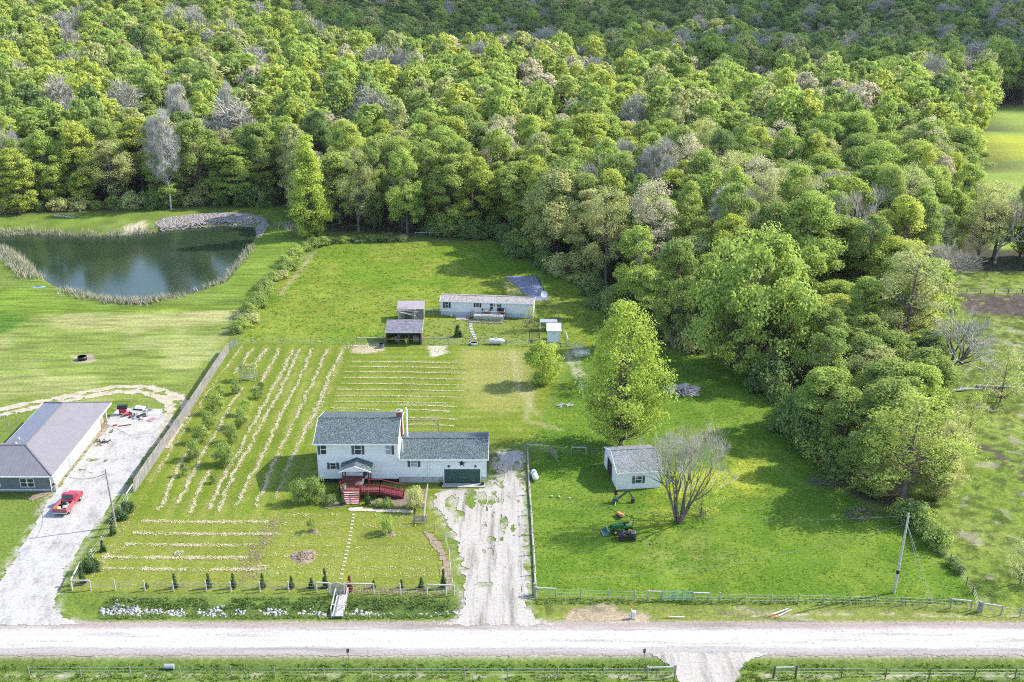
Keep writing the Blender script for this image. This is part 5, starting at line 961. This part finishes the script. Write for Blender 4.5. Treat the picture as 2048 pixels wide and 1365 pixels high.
# fire ring on the far lawn, kayak by the pond
g = G(165, 720); t = empty('fire_ring', (g.x, g.y, 0), 'black metal fire ring on a bare patch of the left lawn', 'fire ring'); MB().tube([(0, 0, 0), (0, 0, .65), (0, 0, .65), (0, 0, .08)], [.78, .8, .74, .72], 22).build('ring', 'black', t, True); MB().tube([(0, 0, .3), (0, 0, .36)], .7, 18).build('ash', 'concrete', t)
g = G(77, 575); t = empty('kayak', (g.x, g.y, -.3), 'pale blue kayak pulled up on the left bank of the pond', 'kayak', R(8)); MB().tube([(-1.6, 0, .2), (-1.2, 0, .2), (0, 0, .18), (1.2, 0, .2), (1.6, 0, .2)], [.03, .22, .34, .22, .03], 12).build('hull', 'blueish', t, True); MB().box((-.4, -.18, .44), (.5, .18, .5)).build('cockpit', 'black', t)
# ---------------------------------------------------------------- fences
def fence(name, lab, posts, hgt=1.25, w=.12, m='wood', rails=(), wires=(.35, .7, 1.05), railm='palewood', rz=None, thick=(), cat='fence', wr=.012, rw=.13, logs=0):
    P = [G(a, b) for a, b in posts]; o = P[0]; t = empty(name, (o.x, o.y, 0), lab, cat); P = [Vector((p.x-o.x, p.y-o.y, hz(p.x, p.y))) for p in P]
    for i, p in enumerate(P):
        ww = w*(2.1 if i in thick else 1); hh2 = hgt*(1.12 if i in thick else 1)*random.uniform(.96, 1.04); MB().tube([p+Vector((0, 0, -.2)), p+Vector((random.uniform(-.04, .04), 0, hh2))], ww/2, 8).build('post', m, t)
    for i, j in rails: MB().beam(P[i]+Vector((0, 0, hgt-.05)), P[j]+Vector((0, 0, hgt-.05)), rw, rw).build('rail', railm, t)
    if logs: b = MB(); [b.tube([P[i]+Vector((.1, .1, .2)), P[i+1]+Vector((.1, -.1, .2))], .12, 8) for i in range(len(P)-1)]; b.build('log', 'wood', t)
    if wires:
        b = MB()
        for i in range(len(P)-1):
            for z in wires: b.tube([P[i]+Vector((0, 0, z*hgt/1.2)), P[i+1]+Vector((0, 0, z*hgt/1.2))], wr, 3, False)
        b.build('wire', 'steel', t)
    return t
fence('post_fence', 'post and wire fence along the front lawn left of the footbridge', [(144, 1181), (181.5, 1181), (231, 1181), (290, 1182), (347, 1183), (413, 1183), (462, 1184), (520, 1184), (577, 1184), (633.5, 1185), (658, 1186)], 1.35, .19, 'palewood', [(0, 1), (9, 10)])
fence('post_fence', 'post and rail fence along the front lawn right of the footbridge', [(692, 1187), (747, 1188), (801, 1189), (854, 1189), (892, 1190), (908, 1191)], 1.35, .19, 'palewood', [(0, 1), (3, 5)])
fence('post_fence', 'post fence running back from the front corner beside the left gravel drive', [(145, 1179), (163, 1143), (185, 1117), (205.6, 1092), (223.5, 1057), (241.7, 1030), (255, 1005), (268, 985)], 1.3, .17, 'palewood', [(0, 1), (6, 7)])
fence('post_fence', 'wire fence by the garden bed between front lawn and main driveway', [(907, 1186), (903, 1160), (898, 1110), (889, 1080), (870, 1065), (849, 1050), (852, 1010), (856, 985)], 1.25, .14, 'wood', [(6, 7), (5, 6)], railm='wood')
fence('post_fence', 'log-lined post fence along the right side of the main driveway', [(1070, 1190), (1068, 1150), (1066, 1110), (1063, 1070), (1061, 1030), (1058, 990), (1056, 950), (1054, 905)], 1.4, .2, 'wood', (), thick=(0,), wires=(.6, 1.1), wr=.006, logs=1)
fence('post_fence', 'rail fence across the shaded yard behind the propane tank', [(1054, 905), (1098, 908), (1143, 911), (1172, 911), (1205, 912)], 1.3, .13, 'wood', [(0, 1), (2, 3)], railm='palewood')
fence('field_fence', 'post and wire fence on the road side of the green field, left of the gate', [(1071, 1194), (1111.5, 1196), (1162, 1197), (1216.6, 1199), (1268.5, 1200), (1296, 1201), (1322.7, 1202)], 1.25, .15, 'wood', [(0, 1), (5, 6)], thick=(0,))
fence('field_fence', 'post and wire fence on the road side of the green field, right of the gate', [(1385.6, 1204), (1417.6, 1205), (1439, 1205), (1490, 1206), (1543, 1207), (1596, 1207), (1647, 1208), (1699, 1209), (1751, 1210), (1803, 1211), (1854, 1213), (1901, 1215), (1942, 1218), (1957, 1220)], 1.25, .14, 'wood', [(0, 1), (11, 12)], thick=(13,))
fence('pasture_fence', 'short rail fence at the near corner of the right pasture', [(1960, 1221), (1964, 1222), (2002, 1228), (2040, 1232), (2090, 1236)], 1.25, .15, 'wood', [(1, 2)], thick=(0,))
fence('pasture_fence', 'old fence swallowed by brush between green field and pasture', [(1957, 1220), (1945, 1190), (1932, 1172), (1918, 1150), (1900, 1125), (1870, 1090)], 1.2, .12, 'darkwood')
fence('roadside_fence', 'thin post and wire fence on the near side of the road, left stretch', [(60, 1353), (163, 1354), (262, 1354), (362, 1355), (463, 1355), (550, 1355), (648, 1356), (743, 1356), (833, 1356), (929, 1356), (1016, 1356), (1115.5, 1356), (1208, 1356), (1294.7, 1356), (1350, 1355)], 1.3, .11, 'wood', [(13, 14)], thick=(13, 14))
fence('roadside_fence', 'thin post and wire fence on the near side of the road, right stretch', [(1546.7, 1357), (1591, 1356), (1682, 1357), (1770, 1358), (1858, 1358), (1948, 1359), (2029, 1359), (2120, 1359)], 1.35, .11, 'darkwood', [(0, 1)], thick=(0, 1))
fence('yard_fence', 'wire fence between the striped lawn and the field, left of the open barn', [(470, 688), (505, 688), (563, 688), (622, 688), (679, 688), (714, 688), (770, 688)], 1.2, .13, 'wood', [(5, 6)])
fence('yard_fence', 'rail and wire fence of the mobile home yard, right of the open barn', [(846, 689), (898, 689), (931, 689), (941, 689), (957, 690), (970, 690), (1013, 691), (1058, 692), (1076, 692), (1134, 694)], 1.25, .14, 'wood', [(0, 1), (2, 3), (4, 5), (7, 8)], railm='wood')
fence('yard_fence', 'wire fence going back from the metal gate past the satellite dish', [(1136, 692), (1131, 675), (1124, 655), (1117, 638), (1110, 622), (1102, 608), (1092, 592), (1084, 570), (1080, 555)], 1.2, .14, 'wood', [(0, 1)])
fence('chain_fence', 'short wire fence joining brown shed and mobile home', [(851, 632), (866, 632), (880, 632)], 1.2, .08, 'steel', [(0, 1), (1, 2)], railm='steel')
fence('pasture_fence', 'distant post fence across the pasture beyond the muddy ground', [(1906, 588), (1933, 589), (1960, 589), (1988, 589), (2016, 589), (2044, 589), (2075, 589)], 1.2, .16, 'darkwood')
fence('field_fence', 'far fence along the back edge of the grass field', [(800, 476), (830, 475), (860, 474), (900, 474), (940, 474)], 1.2, .12, 'steel', [(1, 2), (2, 3)], railm='steel')
# privacy fence of boards
bp = [(270, 985), (300, 940), (333, 893), (366, 845), (400, 793), (430, 746), (458, 704)]; P = [G(a, b) for a, b in bp]; o_ = P[0]
t = empty('privacy_fence', (o_.x, o_.y, 0), 'long weathered grey board fence between the orchard and the left neighbour', 'fence'); m = MB(); m2 = MB(); r7 = random.Random(2)
for a, b in zip(P[:-1], P[1:]):
    a = a-o_; b = b-o_; n = int((b-a).length/.155); d = (b-a).normalized(); nn = Vector((-d.y, d.x, 0))
    for k in range(n):
        p = a.lerp(b, k/n); q = a.lerp(b, (k+.88)/n); hh_ = 1.85+r7.uniform(-.04, .04); off = nn*r7.uniform(-.012, .012)
        m.add([p+off, q+off, q+off+nn*.03, p+off+nn*.03]+[v+Vector((0, 0, hh_)) for v in (p+off, q+off, q+off+nn*.03, p+off+nn*.03)], [(0, 1, 5, 4), (1, 2, 6, 5), (2, 3, 7, 6), (3, 0, 4, 7), (4, 5, 6, 7)])
    for z in (.4, 1.5): m2.beam(a+nn*.07+Vector((0, 0, z)), b+nn*.07+Vector((0, 0, z)), .05, .09)
m.build('boards', 'fenceboards', t); m2.build('rails', 'wood', t)
g = G(461, 699); t = empty('leaning_boards', (g.x, g.y, 0), 'few leaning loose boards at the far end of the board fence', 'boards', R(60)); m = MB(); [m.beam((k*.4, 0, 0), (k*.4+.5, .1, 1.6-.1*k), .14, .03) for k in range(5)]; m.build('boards', 'palewood', t)
# gates
def gate(name, px, py, ln, hgt, m, lab, rz=0, bars=6):
    g = G(px, py); t = empty(name, (g.x, g.y, 0), lab, 'gate', rz); b = MB()
    for k in range(bars): z = .15+(hgt-.15)*k/(bars-1); b.tube([(0, 0, z), (ln, 0, z)], .03, 6)
    b.build('bars', m, t); b = MB(); [b.tube([(x, 0, .1), (x, 0, hgt+.02)], .035, 6) for x in (0, ln/3, ln*2/3, ln)]; b.tube([(0, .0, .15), (ln, .0, hgt)], .025, 6); b.build('frame', m, t)
gate('field_gate', 1324, 1202, 3.35, 1.2, 'gategreen', 'pale green tubular metal gate in the field fence by the road')
gate('yard_gate', 1139, 699, 2.6, 1.25, 'steel', 'grey tubular gate right of the narrow white shed', R(-6), 5)
gate('leaning_gate', 1097, 905, 3.0, 1.2, 'wood', 'grey gate standing ajar in the shaded yard behind the propane tank', R(-70), 5)
g = G(829, 1047); t = empty('garden_gate', (g.x, g.y, 0), 'low grey slatted gate in the fence beside the front garden bed', 'gate', R(4)); m = MB(); [m.box((x*.14, 0, .15), (x*.14+.1, .04, 1.05)) for x in range(10)]; m.build('slats', 'wood', t); MB().box((0, .045, .25), (1.4, .08, .35)).box((0, .045, .85), (1.4, .08, .95)).build('rails', 'wood', t); [MB().box((x, -.02, 0), (x+.12, .1, 1.2)).build('post', 'wood', t) for x in (-.14, 1.42)]
# footbridge with arched gate
g = G(675, 1236); t = empty('footbridge', (g.x, g.y, 0), 'little plank footbridge with handrails across the roadside ditch', 'footbridge'); g1 = G(675, 1192); Lb = g1.y-g.y
m = MB(); n = int(Lb/.16); [m.box((-.62, k*Lb/n, .17), (.62, (k+.86)*Lb/n, .22)) for k in range(n)]; m.build('planks', 'palewood', t); MB().box((-.55, 0, .02), (-.45, Lb, .165)).box((.45, 0, .02), (.55, Lb, .165)).build('beams', 'wood', t)
for s in (-.68, .68): m = MB(); [m.beam((s, y, -.3), (s, y, 1.1), .09) for y in (.05, Lb*.5, Lb)]; m.beam((s, 0, 1.1), (s, Lb, 1.1), .1, .07); m.beam((s, Lb*.5, .25), (s, Lb*.25, 1.05), .07); m.build('handrail', 'palewood', t)
t = empty('arched_gate', (g1.x, g1.y+.05, 0), 'arched gate of dark vertical slats at the garden end of the footbridge', 'gate'); m = MB()
for k in range(11): x = -.65+k*.13; m.box((x-.045, 0, .12), (x+.045, .04, 1.25+.42*math.cos(x/.7*1.35)))
m.build('slats', 'wood', t); m = MB(); m.tube([(-.75+k*.125, .08, 1.22+.46*math.cos((-.75+k*.125)/.75*1.35)) for k in range(13)], .04, 6); m.box((-.7, .045, .3), (.7, .075, .4)); m.box((-.7, .045, 1.0), (.7, .075, 1.1)); m.build('arch_frame', 'palewood', t); [MB().box((x, -.03, -.1), (x+.13, .1, 1.5)).build('post', 'palewood', t) for x in (-.85, .72)]
# stepping stones and the walk in front of the steps
ss = along([(707, 1030), (704, 1050), (699, 1080), (692, 1110), (685, 1140), (680, 1168)], .95)
for i, (x, y) in enumerate(ss):
    o = MB(Matrix.Translation((x, y, .02)) @ Matrix.Rotation(random.uniform(-.1, .1), 4, 'Z')).box((-.2, -.15, -.04), (.2, .15, .045)).build('stepping_stone', 'stone', bev=.02); tag(o, f'square stepping stone, number {i+1} from the brick walk towards the footbridge', 'stepping stone', 'stepping stones across the front lawn')
tag(sheet('brick_walk', GP([(697, 1016), (724, 1015), (726, 1018), (826, 1021), (825, 1027), (722, 1023), (697, 1022)]), .13, M['stone'], .08, .6, .05), kind='structure')
tag(sheet('garden_bed', GP([(648, 1000), (690, 1006), (692, 1014), (650, 1018)]), .15, M['mulch'], .2, .6, .05), kind='structure'); tag(sheet('garden_bed', GP([(730, 1004), (840, 980), (855, 985), (850, 1016), (740, 1014)]), .15, M['mulch'], .2, .8, .05), kind='structure')
tag(sheet('garden_bed', GP([(838, 1058), (856, 1064), (880, 1082), (893, 1108), (899, 1150), (903, 1182), (893, 1182), (888, 1150), (880, 1112), (862, 1086)]), .15, M['leaflitter'], .5, .8, .05), kind='structure')
tag(sheet('concrete_slab', GP([(884, 968), (970, 968), (970, 976), (884, 976)]), .15, M['concrete'], .03, .8, .07), kind='structure')
def ringbed(px, py, rx, m, lab, name='mulch_ring', hgt=.12, bits=0):
    g = G(px, py); t = empty(name, (g.x, g.y, 0), lab, 'mulch bed'); n = 22; b = MB(); v = [(0, 0, hgt*1.6)]
    for rr, zz in ((.55, hgt*1.3), (1, -.03)):
        for k in range(n): a = 2*math.pi*k/n; q = rr*rx*(1+.12*math.sin(3*a+px)+random.uniform(-.06, .06)); v.append((math.cos(a)*q, math.sin(a)*q, zz+random.uniform(-.03, .05)))
    f = [(0, 1+k, 1+(k+1) % n) for k in range(n)]+[(1+k, 1+n+k, 1+n+(k+1) % n, 1+(k+1) % n) for k in range(n)]; b.add(v, f); b.build('mulch', m, t, True); return t
ringbed(626, 1063, .75, 'mulch', 'small mulch ring round the tiny tree left of the stepping stones'); ringbed(777, 1066, .95, 'mulch', 'mulch ring round the small leafy tree right of the stepping stones')
t = ringbed(608, 1113, 1.65, 'leaflitter', 'round pile of pale brown wood chips on the front lawn', 'wood_chip_pile', .14)
# brush pile of split timber in the right field
def logpile(px, py, rx, n, ln, m, lab, name='wood_pile', hgt=.5, cat='wood pile', th=.13):
    g = G(px, py); t = empty(name, (g.x, g.y, 0), lab, cat); r_ = random.Random(px); b = MB()
    for k in range(n):
        a = r_.uniform(0, 6.28); d = rx*math.sqrt(r_.random()); x, y = math.cos(a)*d, math.sin(a)*d*.8; e = r_.uniform(0, 6.28); z = .08+hgt*(1-d/rx)*r_.random(); l = ln*r_.uniform(.4, 1)
        b.beam((x-math.cos(e)*l/2, y-math.sin(e)*l/2, z), (x+math.cos(e)*l/2, y+math.sin(e)*l/2, z+r_.uniform(-.1, .15)), th*r_.uniform(.5, 1.3))
    b.build('timber', m, t)
logpile(1367, 782, 2.4, 90, 2.4, flat('split_grey_timber', (.5, .42, .37), (.3, .25, .22), 1.2), 'heap of pale split timber in the middle of the right field', hgt=1.1, th=.2); logpile(608, 1113, 1.4, 150, .5, 'leaflitter', 'loose chips on top of the round wood chip pile', 'wood_chips', .35, 'wood chips', .09)
logpile(357, 1108, .6, 14, .9, 'palewood', 'little heap of pale twigs among the front lawn rows', 'twig_pile', .25, 'twigs', .05); logpile(1127, 812, 1.1, 18, 1.6, 'palewood', 'pale branches piled on the bank below the yellow-green tree', 'branch_pile', .4, 'branches', .08)
logpile(1655, 965, 2.6, 60, 2.6, 'bark', 'tangle of dead grey branches at the foot of the wooded strip', 'dead_brush', .9, 'brush', .05); logpile(1725, 1030, 2.4, 50, 2.2, 'bark', 'tangle of dark dead brush left of the tall utility pole', 'dead_brush', .9, 'brush', .05)
def fallen(px, py, ln, rz, lab):
    g = G(px, py); t = empty('fallen_tree', (g.x, g.y, .15), lab, 'fallen tree', rz); MB().tube([(-ln/2, 0, .1), (0, .15, .15), (ln/2, 0, .1)], [.22, .17, .06], 8).build('trunk', 'palebark', t); m = MB()
    for k in range(9): x = ln*(-.3+k*.09); m.tube([(x, .1, .15), (x+.8, (-1)**k*1.0, .5), (x+1.5, (-1)**k*1.6, .35)], [.06, .04, .01], 4)
    m.build('branches', 'palebark', t)
fallen(2010, 778, 9, R(-8), 'fallen pale tree trunk under the pale tree at the far right'); fallen(1940, 783, 6, R(5), 'fallen branch lying in front of the leafless tree in the pasture'); fallen(1825, 1020, 1.6, R(50), 'short pale broken branch behind the tall utility pole'); fallen(128, 436, 6, R(-20), 'fallen pale tree at the wood edge behind the pond')
# garden arbor with vine
g = G(496, 763); t = empty('garden_arbor', (g.x, g.y, 0), 'white lattice garden arbor with a vine on top at the far end of the orchard', 'arbor'); m = MB(); [m.beam((x, y, -.1), (x, y, 2.2), .1) for x in (-1.2, 1.2) for y in (0, 1.4)]; m.build('posts', 'palewood', t)
m = MB(); 
for k in range(-6, 18):
    for s in (1, -1):
        x0 = -1.2+k*.2 if s == 1 else 1.2-k*.2; a = Vector((x0, .7, .5)); b_ = Vector((x0-s*1.2, .7, 1.9)); 
        if -1.2 <= a.x <= 1.2 and -1.2 <= b_.x <= 1.2: m.beam(a, b_, .05, .02)
m.box((-1.15, .68, .45), (1.15, .72, .55)); m.box((-1.15, .68, 1.1), (1.15, .72, 1.2)); m.build('lattice', 'palewood', t); m = MB(); [m.beam((x*.4-1.4, -.2, 2.24), (x*.4-1.4, 1.6, 2.24), .06) for x in range(8)]; m.build('top_slats', 'palewood', t)
r8 = np.random.default_rng(8); cc = np.stack([r8.uniform(-1.5, 1.5, 34), r8.uniform(-.2, 1.6, 34), r8.uniform(2.2, 2.8, 34)], -1); lv = leaves(cc, np.full(34, .35), 36, .2, r8); npmesh('vine', lv, np.arange(len(lv)*4), L['olive'], t)
MB().box((-.7, .3, .4), (.7, .75, .46)).build('bench_seat', 'palewood', t)
# ---------------------------------------------------------------- machines on the field
g = G(1244, 1064); t = empty('tractor', (g.x, g.y, 0), 'green compact tractor with front loader bucket, parked facing left', 'tractor', R(12)); 
MB().prism([(-1.35, .6), (.1, .6), (.1, 1.1), (-.2, 1.25), (-1.3, 1.12)], -.32, .32, 'y').build('hood', 'jdgreen', t, bev=.05); MB().box((.1, -.42, .5), (1.0, .42, .75)).build('platform', 'jdgreen', t, bev=.04)
for s in (-.55, .55):
    for x, r_ in ((.75, .48), (-1.05, .34)): w_ = MB().wheel((x, s, r_), r_, .28, 'y').build('wheel', 'rubber', t); MB().wheel((x, s+math.copysign(.1, s), r_), r_*.5, .12, 'y').build('rim', 'yellow', w_)
    MB().prism([(.3, .75), (1.2, .75), (1.1, 1.05), (.4, 1.05)], s-.14, s+.14, 'y').build('fender', 'jdgreen', t, bev=.03); m = MB(); m.beam((-.1, s*.75, 1.1), (-1.3, s*.75, .9), .09, .14); m.beam((-1.3, s*.75, .9), (-1.9, s*.75, .35), .09, .14); m.build('loader_arm', 'jdgreen', t)
MB().add([(-1.9, -.75, .1), (-1.9, .75, .1), (-1.9, .75, .6), (-1.9, -.75, .6), (-2.55, -.75, .08), (-2.55, .75, .08)], [(0, 1, 2, 3), (0, 4, 5, 1), (3, 4, 0), (2, 1, 5)]).build('bucket', flat('dusty_green_bucket', (.1, .22, .17), (.05, .12, .09), 3), t); MB().box((-2.6, -.75, .05), (-2.52, .75, .12)).box((-1.93, -.75, .58), (-1.87, .75, .66)).build('bucket_edge', 'steel', t)
MB().box((.45, -.25, .8), (.9, .25, .95)).add([(.85, -.25, .95), (.95, -.25, .95), (1.1, -.25, 1.4), (1.0, -.25, 1.4), (.85, .25, .95), (.95, .25, .95), (1.1, .25, 1.4), (1.0, .25, 1.4)], [(0, 1, 2, 3), (4, 7, 6, 5), (0, 3, 7, 4), (1, 5, 6, 2), (3, 2, 6, 7)]).build('seat', flat('tan_yellow_seat', (.6, .42, .12), None, 3), t, bev=.04)
MB().beam((.3, 0, .9), (.15, 0, 1.25), .05).tube([(.15, 0, 1.26), (.12, 0, 1.3)], .19, 14).build('steering_wheel', 'black', t); m = MB(); [m.beam((1.15, s, .7), (1.3, s, 2.0), .07) for s in (-.45, .45)]; m.beam((1.3, -.45, 2.0), (1.3, .45, 2.0), .07); m.build('roll_bar', 'jdgreen', t)
g = G(1255, 1083); t = empty('utility_vehicle', (g.x, g.y, 0), 'black four-wheeled buggy standing in front of the green tractor', 'utility vehicle', R(2)); 
for s in (.0, 1.1):
    for x in (-.72, .72): w_ = MB().wheel((x, s, .31), .31, .26, 'y').build('wheel', 'rubber', t); MB().wheel((x, s-.06 if s == 0 else s+.06, .31), .15, .18, 'y').build('rim', 'black', w_)
MB().prism([(-1.05, .4), (1.05, .4), (1.1, .75), (.95, .95), (.3, .9), (-.1, .72), (-.5, .95), (-1.0, .88)], .08, 1.02, 'y').build('body', 'black', t, bev=.07); MB().box((-.35, .2, .85), (.3, .9, 1.05)).build('seat', 'rubber', t, bev=.06)
for x in (-.72, .72): MB().prism([(x-.42, .62), (x+.42, .62), (x+.3, .8), (x-.3, .8)], -.12, 1.22, 'y').build('fender', 'black', t, bev=.05)
m = MB(); m.beam((-.55, .55, .9), (-.42, .55, 1.2), .05); m.beam((-.42, .2, 1.2), (-.42, .9, 1.2), .04); m.build('handlebar', 'steel', t); m = MB()
for z in (.98,): [m.beam((x, .1, z), (x, 1.0, z), .04) for x in (.55, .7, .85, 1.0)]
m.build('cargo_rack', 'steel', t)
g = G(1240, 1035); t = empty('tiller', (g.x, g.y, 0), 'orange garden tiller between the backhoe arm and the tractor', 'tiller', R(-60)); MB().box((-.55, -.25, .3), (.3, .25, .62)).build('housing', 'orange', t, bev=.08); MB().tube([(.45, 0, .3), (.45, 0, .72)], [.22, .18], 12).build('engine', 'orange', t, bev=.03); m = MB(); [m.wheel((-.5, y, .22), .22, .03, 'y', 8) for y in (-.2, -.1, .0, .1, .2)]; m.build('tines', 'rust', t)
[MB().wheel((.2, y, .2), .2, .12, 'y').build('wheel', 'rubber', t) for y in (-.3, .3)]; m = MB(); [m.beam((.4, y, .5), (1.2, y*1.4, 1.0), .04) for y in (-.2, .2)]; m.build('handles', 'tank', t)
g = G(1232, 1006); t = empty('backhoe_attachment', (g.x, g.y, 0), 'dark green backhoe arm standing by itself in front of the white garage', 'backhoe', R(0)); MB().box((-.35, -.35, .2), (.2, .35, .75)).build('base', 'door_green', t, bev=.04); MB().box((-.25, .0, 1.15), (.15, .4, 1.25)).box((-.25, .35, 1.2), (.15, .45, 1.65)).beam((-.05, .2, .7), (-.05, .2, 1.15), .1).build('seat', 'black', t)
MB().beam((.2, 0, .6), (1.55, .1, 1.75), .16, .2).build('boom', 'door_green', t); MB().beam((1.5, .1, 1.75), (2.2, .15, .65), .13, .16).build('dipper_arm', 'door_green', t); MB().add([(2.0, -.15, .05), (2.45, -.15, .1), (2.4, -.15, .65), (2.1, -.15, .6), (2.0, .4, .05), (2.45, .4, .1), (2.4, .4, .65), (2.1, .4, .6)], [(0, 1, 2, 3), (4, 7, 6, 5), (1, 5, 6, 2), (0, 4, 5, 1), (3, 2, 6, 7)]).build('bucket', 'rust', t); [MB().beam((-.1, s*.3, .4), (-.2, s*1.0, .02), .1).build('stabiliser_leg', 'steel' if s < 0 else 'jdgreen', t) for s in (-1, 1)]
# ---------------------------------------------------------------- poles, wires, markers
def sagw(b, p, q, sag, r_=.009):
    p = Vector(p); q = Vector(q); pts = [p.lerp(q, k/14)-Vector((0, 0, 4*sag*(k/14)*(1-k/14))) for k in range(15)]; b.tube(pts, r_, 4, False)
g = G(1788, 1186); t = empty('utility_pole', (g.x, g.y, 0), 'tall grey wooden utility pole with guy wires at the right end of the field', 'utility pole'); HP = 10.2; MB().tube([(0, 0, -.3), (.1, 0, HP)], [.17, .11], 10).build('pole', 'palewood', t); MB().tube([(.02, 0, 2.55), (.03, 0, 3.0)], .18, 10).build('band', 'black', t)
for q in (G(1853, 1205), G(1867, 1208)): b = MB(); b.tube([(.1, 0, HP-1.2), (q.x-g.x, q.y-g.y, 0)], .02, 4, False); b.build('guy_wire', 'steel', t)
g2 = G(232, 1055); b = MB(); sagw(b, (.1, 0, HP-.2), (G(1066, 900).x-g.x, G(1066, 1100).y-g.y, 7.2), 1.6); b.build('power_line', 'steel', t); b = MB(); sagw(b, (.1, 0, HP-1.2), (G(1200, 1000).x-g.x-6, -2.5, 3.5), 1.5); b.build('service_line', 'steel', t)
MB().tube([(.1, -.15, HP-.1), (.1, -.15, HP+.18)], .06, 8).build('insulator', 'steel', t)
t = empty('utility_pole', (g2.x, g2.y, 0), 'slim wooden pole beside the left gravel drive behind the red pickup', 'utility pole'); MB().tube([(0, 0, -.3), (-.15, 0, 8.2)], [.15, .09], 10).build('pole', 'wood', t); b = MB(); e = Vector((-59.0, 133.2, 2.9)); sagw(b, (-.15, 0, 7.6), (e.x-g2.x, e.y-g2.y, 2.9), 1.0, .03); b.build('service_line', 'black', t); MB().tube([(-.15, 0, 7.7), (-.5, 0, 7.9), (-.7, .1, 7.6)], .04, 6).build('weatherhead', 'steel', t)
g = G(20, 862); t = empty('yard_light', (g.x, g.y, 0), 'thin pole with a white lamp head behind the neighbour house', 'yard light'); MB().tube([(0, 0, -.2), (-.3, 0, 2.6)], .05, 6).build('pole', 'wood', t); MB().box((-.7, -.25, 2.55), (.15, .25, 2.68)).build('lamp_head', 'tank', t, bev=.03)
g = G(1262, 1236); t = empty('road_marker', (g.x, g.y, 0), 'white marker post with an orange top by the bare earth at the roadside', 'marker post'); MB().tube([(0, 0, -.2), (0, 0, 1.3)], .06, 8).build('post', 'tank', t); MB().tube([(0, 0, 1.3), (0, 0, 1.72)], .065, 8).build('orange_top', flat('marker_orange', (.75, .16, .05), None, 3), t)
g = G(1267, 1236); t = empty('utility_box', (g.x, g.y, 0), 'squat white cable box right of the orange-topped marker post', 'cable box'); MB().prism([(-.22, 0), (.22, 0), (.22, .75), (.12, .92), (-.12, .92), (-.22, .75)], -.2, .2, 'x').build('cabinet', 'tank', t, bev=.03)
def pipe(px, py, px2, py2, lab):
    a, b_ = G(px, py), G(px2, py2); t = empty('marker_pipe', (a.x, a.y, .0), lab, 'pipe'); z = .09; d = b_-a; MB().tube([(0, 0, z), (d.x*.82, d.y*.82, z)], .07, 8).build('pipe', 'tank', t); MB().tube([(d.x*.82, d.y*.82, z), (d.x, d.y, z)], .075, 8).build('orange_end', flat('pipe_orange', (.75, .2, .08), None, 3), t)
pipe(1369, 1236, 1331, 1235, 'white pipe with an orange end lying on the grass right of the cable box'); pipe(1576, 1219, 1540, 1232, 'upper one of two crossed white pipes on the roadside grass'); pipe(1582, 1221, 1552, 1236, 'lower one of two crossed white pipes on the roadside grass')
for px, lab in ((696.5, 'small dark sign post on the near road edge opposite the footbridge'), (1288, 'small dark tilted sign post on the near road edge by the side track')):
    g = G(px, 1318); t = empty('roadside_marker', (g.x, g.y, 0), lab, 'marker post', R(20)); MB().beam((0, 0, -.1), (0, 0, .9), .06).build('post', 'darkwood', t); MB().box((-.14, -.03, .75), (.14, .03, 1.25)).build('plate', 'rust', t, bev=.03)
g = G(338, 1331); t = empty('culvert_end', (g.x, g.y, -.35), 'dark culvert pipe end in the near ditch', 'culvert'); MB().tube([(-.5, 0, .2), (.5, 0, .2)], .28, 14).build('pipe', 'steel', t)
g = G(1113, 990); 
for i, (px, py, mm, lab) in enumerate([(1103, 994, 'rock', 'pale stone in the weeds near the propane tank, leftmost of three'), (1118, 995, 'rock', 'whitish stone in the weeds near the propane tank, middle of three'), (1139, 998, 'rock', 'small white stone in the weeds near the propane tank, rightmost of three'), (1164, 772, 'tank', 'white bucket on the grass bank below the metal gate'), (1434, 876, 'rock', 'lone pale stone in the grass right of the white garage')]):
    box_obj('field_stone', px, py, (.34, .28, .2), i, mm, lab, 'stone', .08, z=-.1)
# ---------------------------------------------------------------- haze
def hfn():
    m = bpy.data.materials.new('haze_air'); m.use_nodes = True; nt = m.node_tree; nt.nodes.remove(nt.nodes['Principled BSDF']); v = nd(nt, 'VolumePrincipled')
    v.inputs['Color'].default_value = (.82, .9, 1, 1); v.inputs['Density'].default_value = .000025; v.inputs['Anisotropy'].default_value = .2; nt.links.new(v.outputs[0], nt.nodes['Material Output'].inputs['Volume']); return m
hz_ = MB().box((-1700, -80, -12), (1700, 1750, 125)).build('haze', hfn()); tag(hz_, kind='stuff')
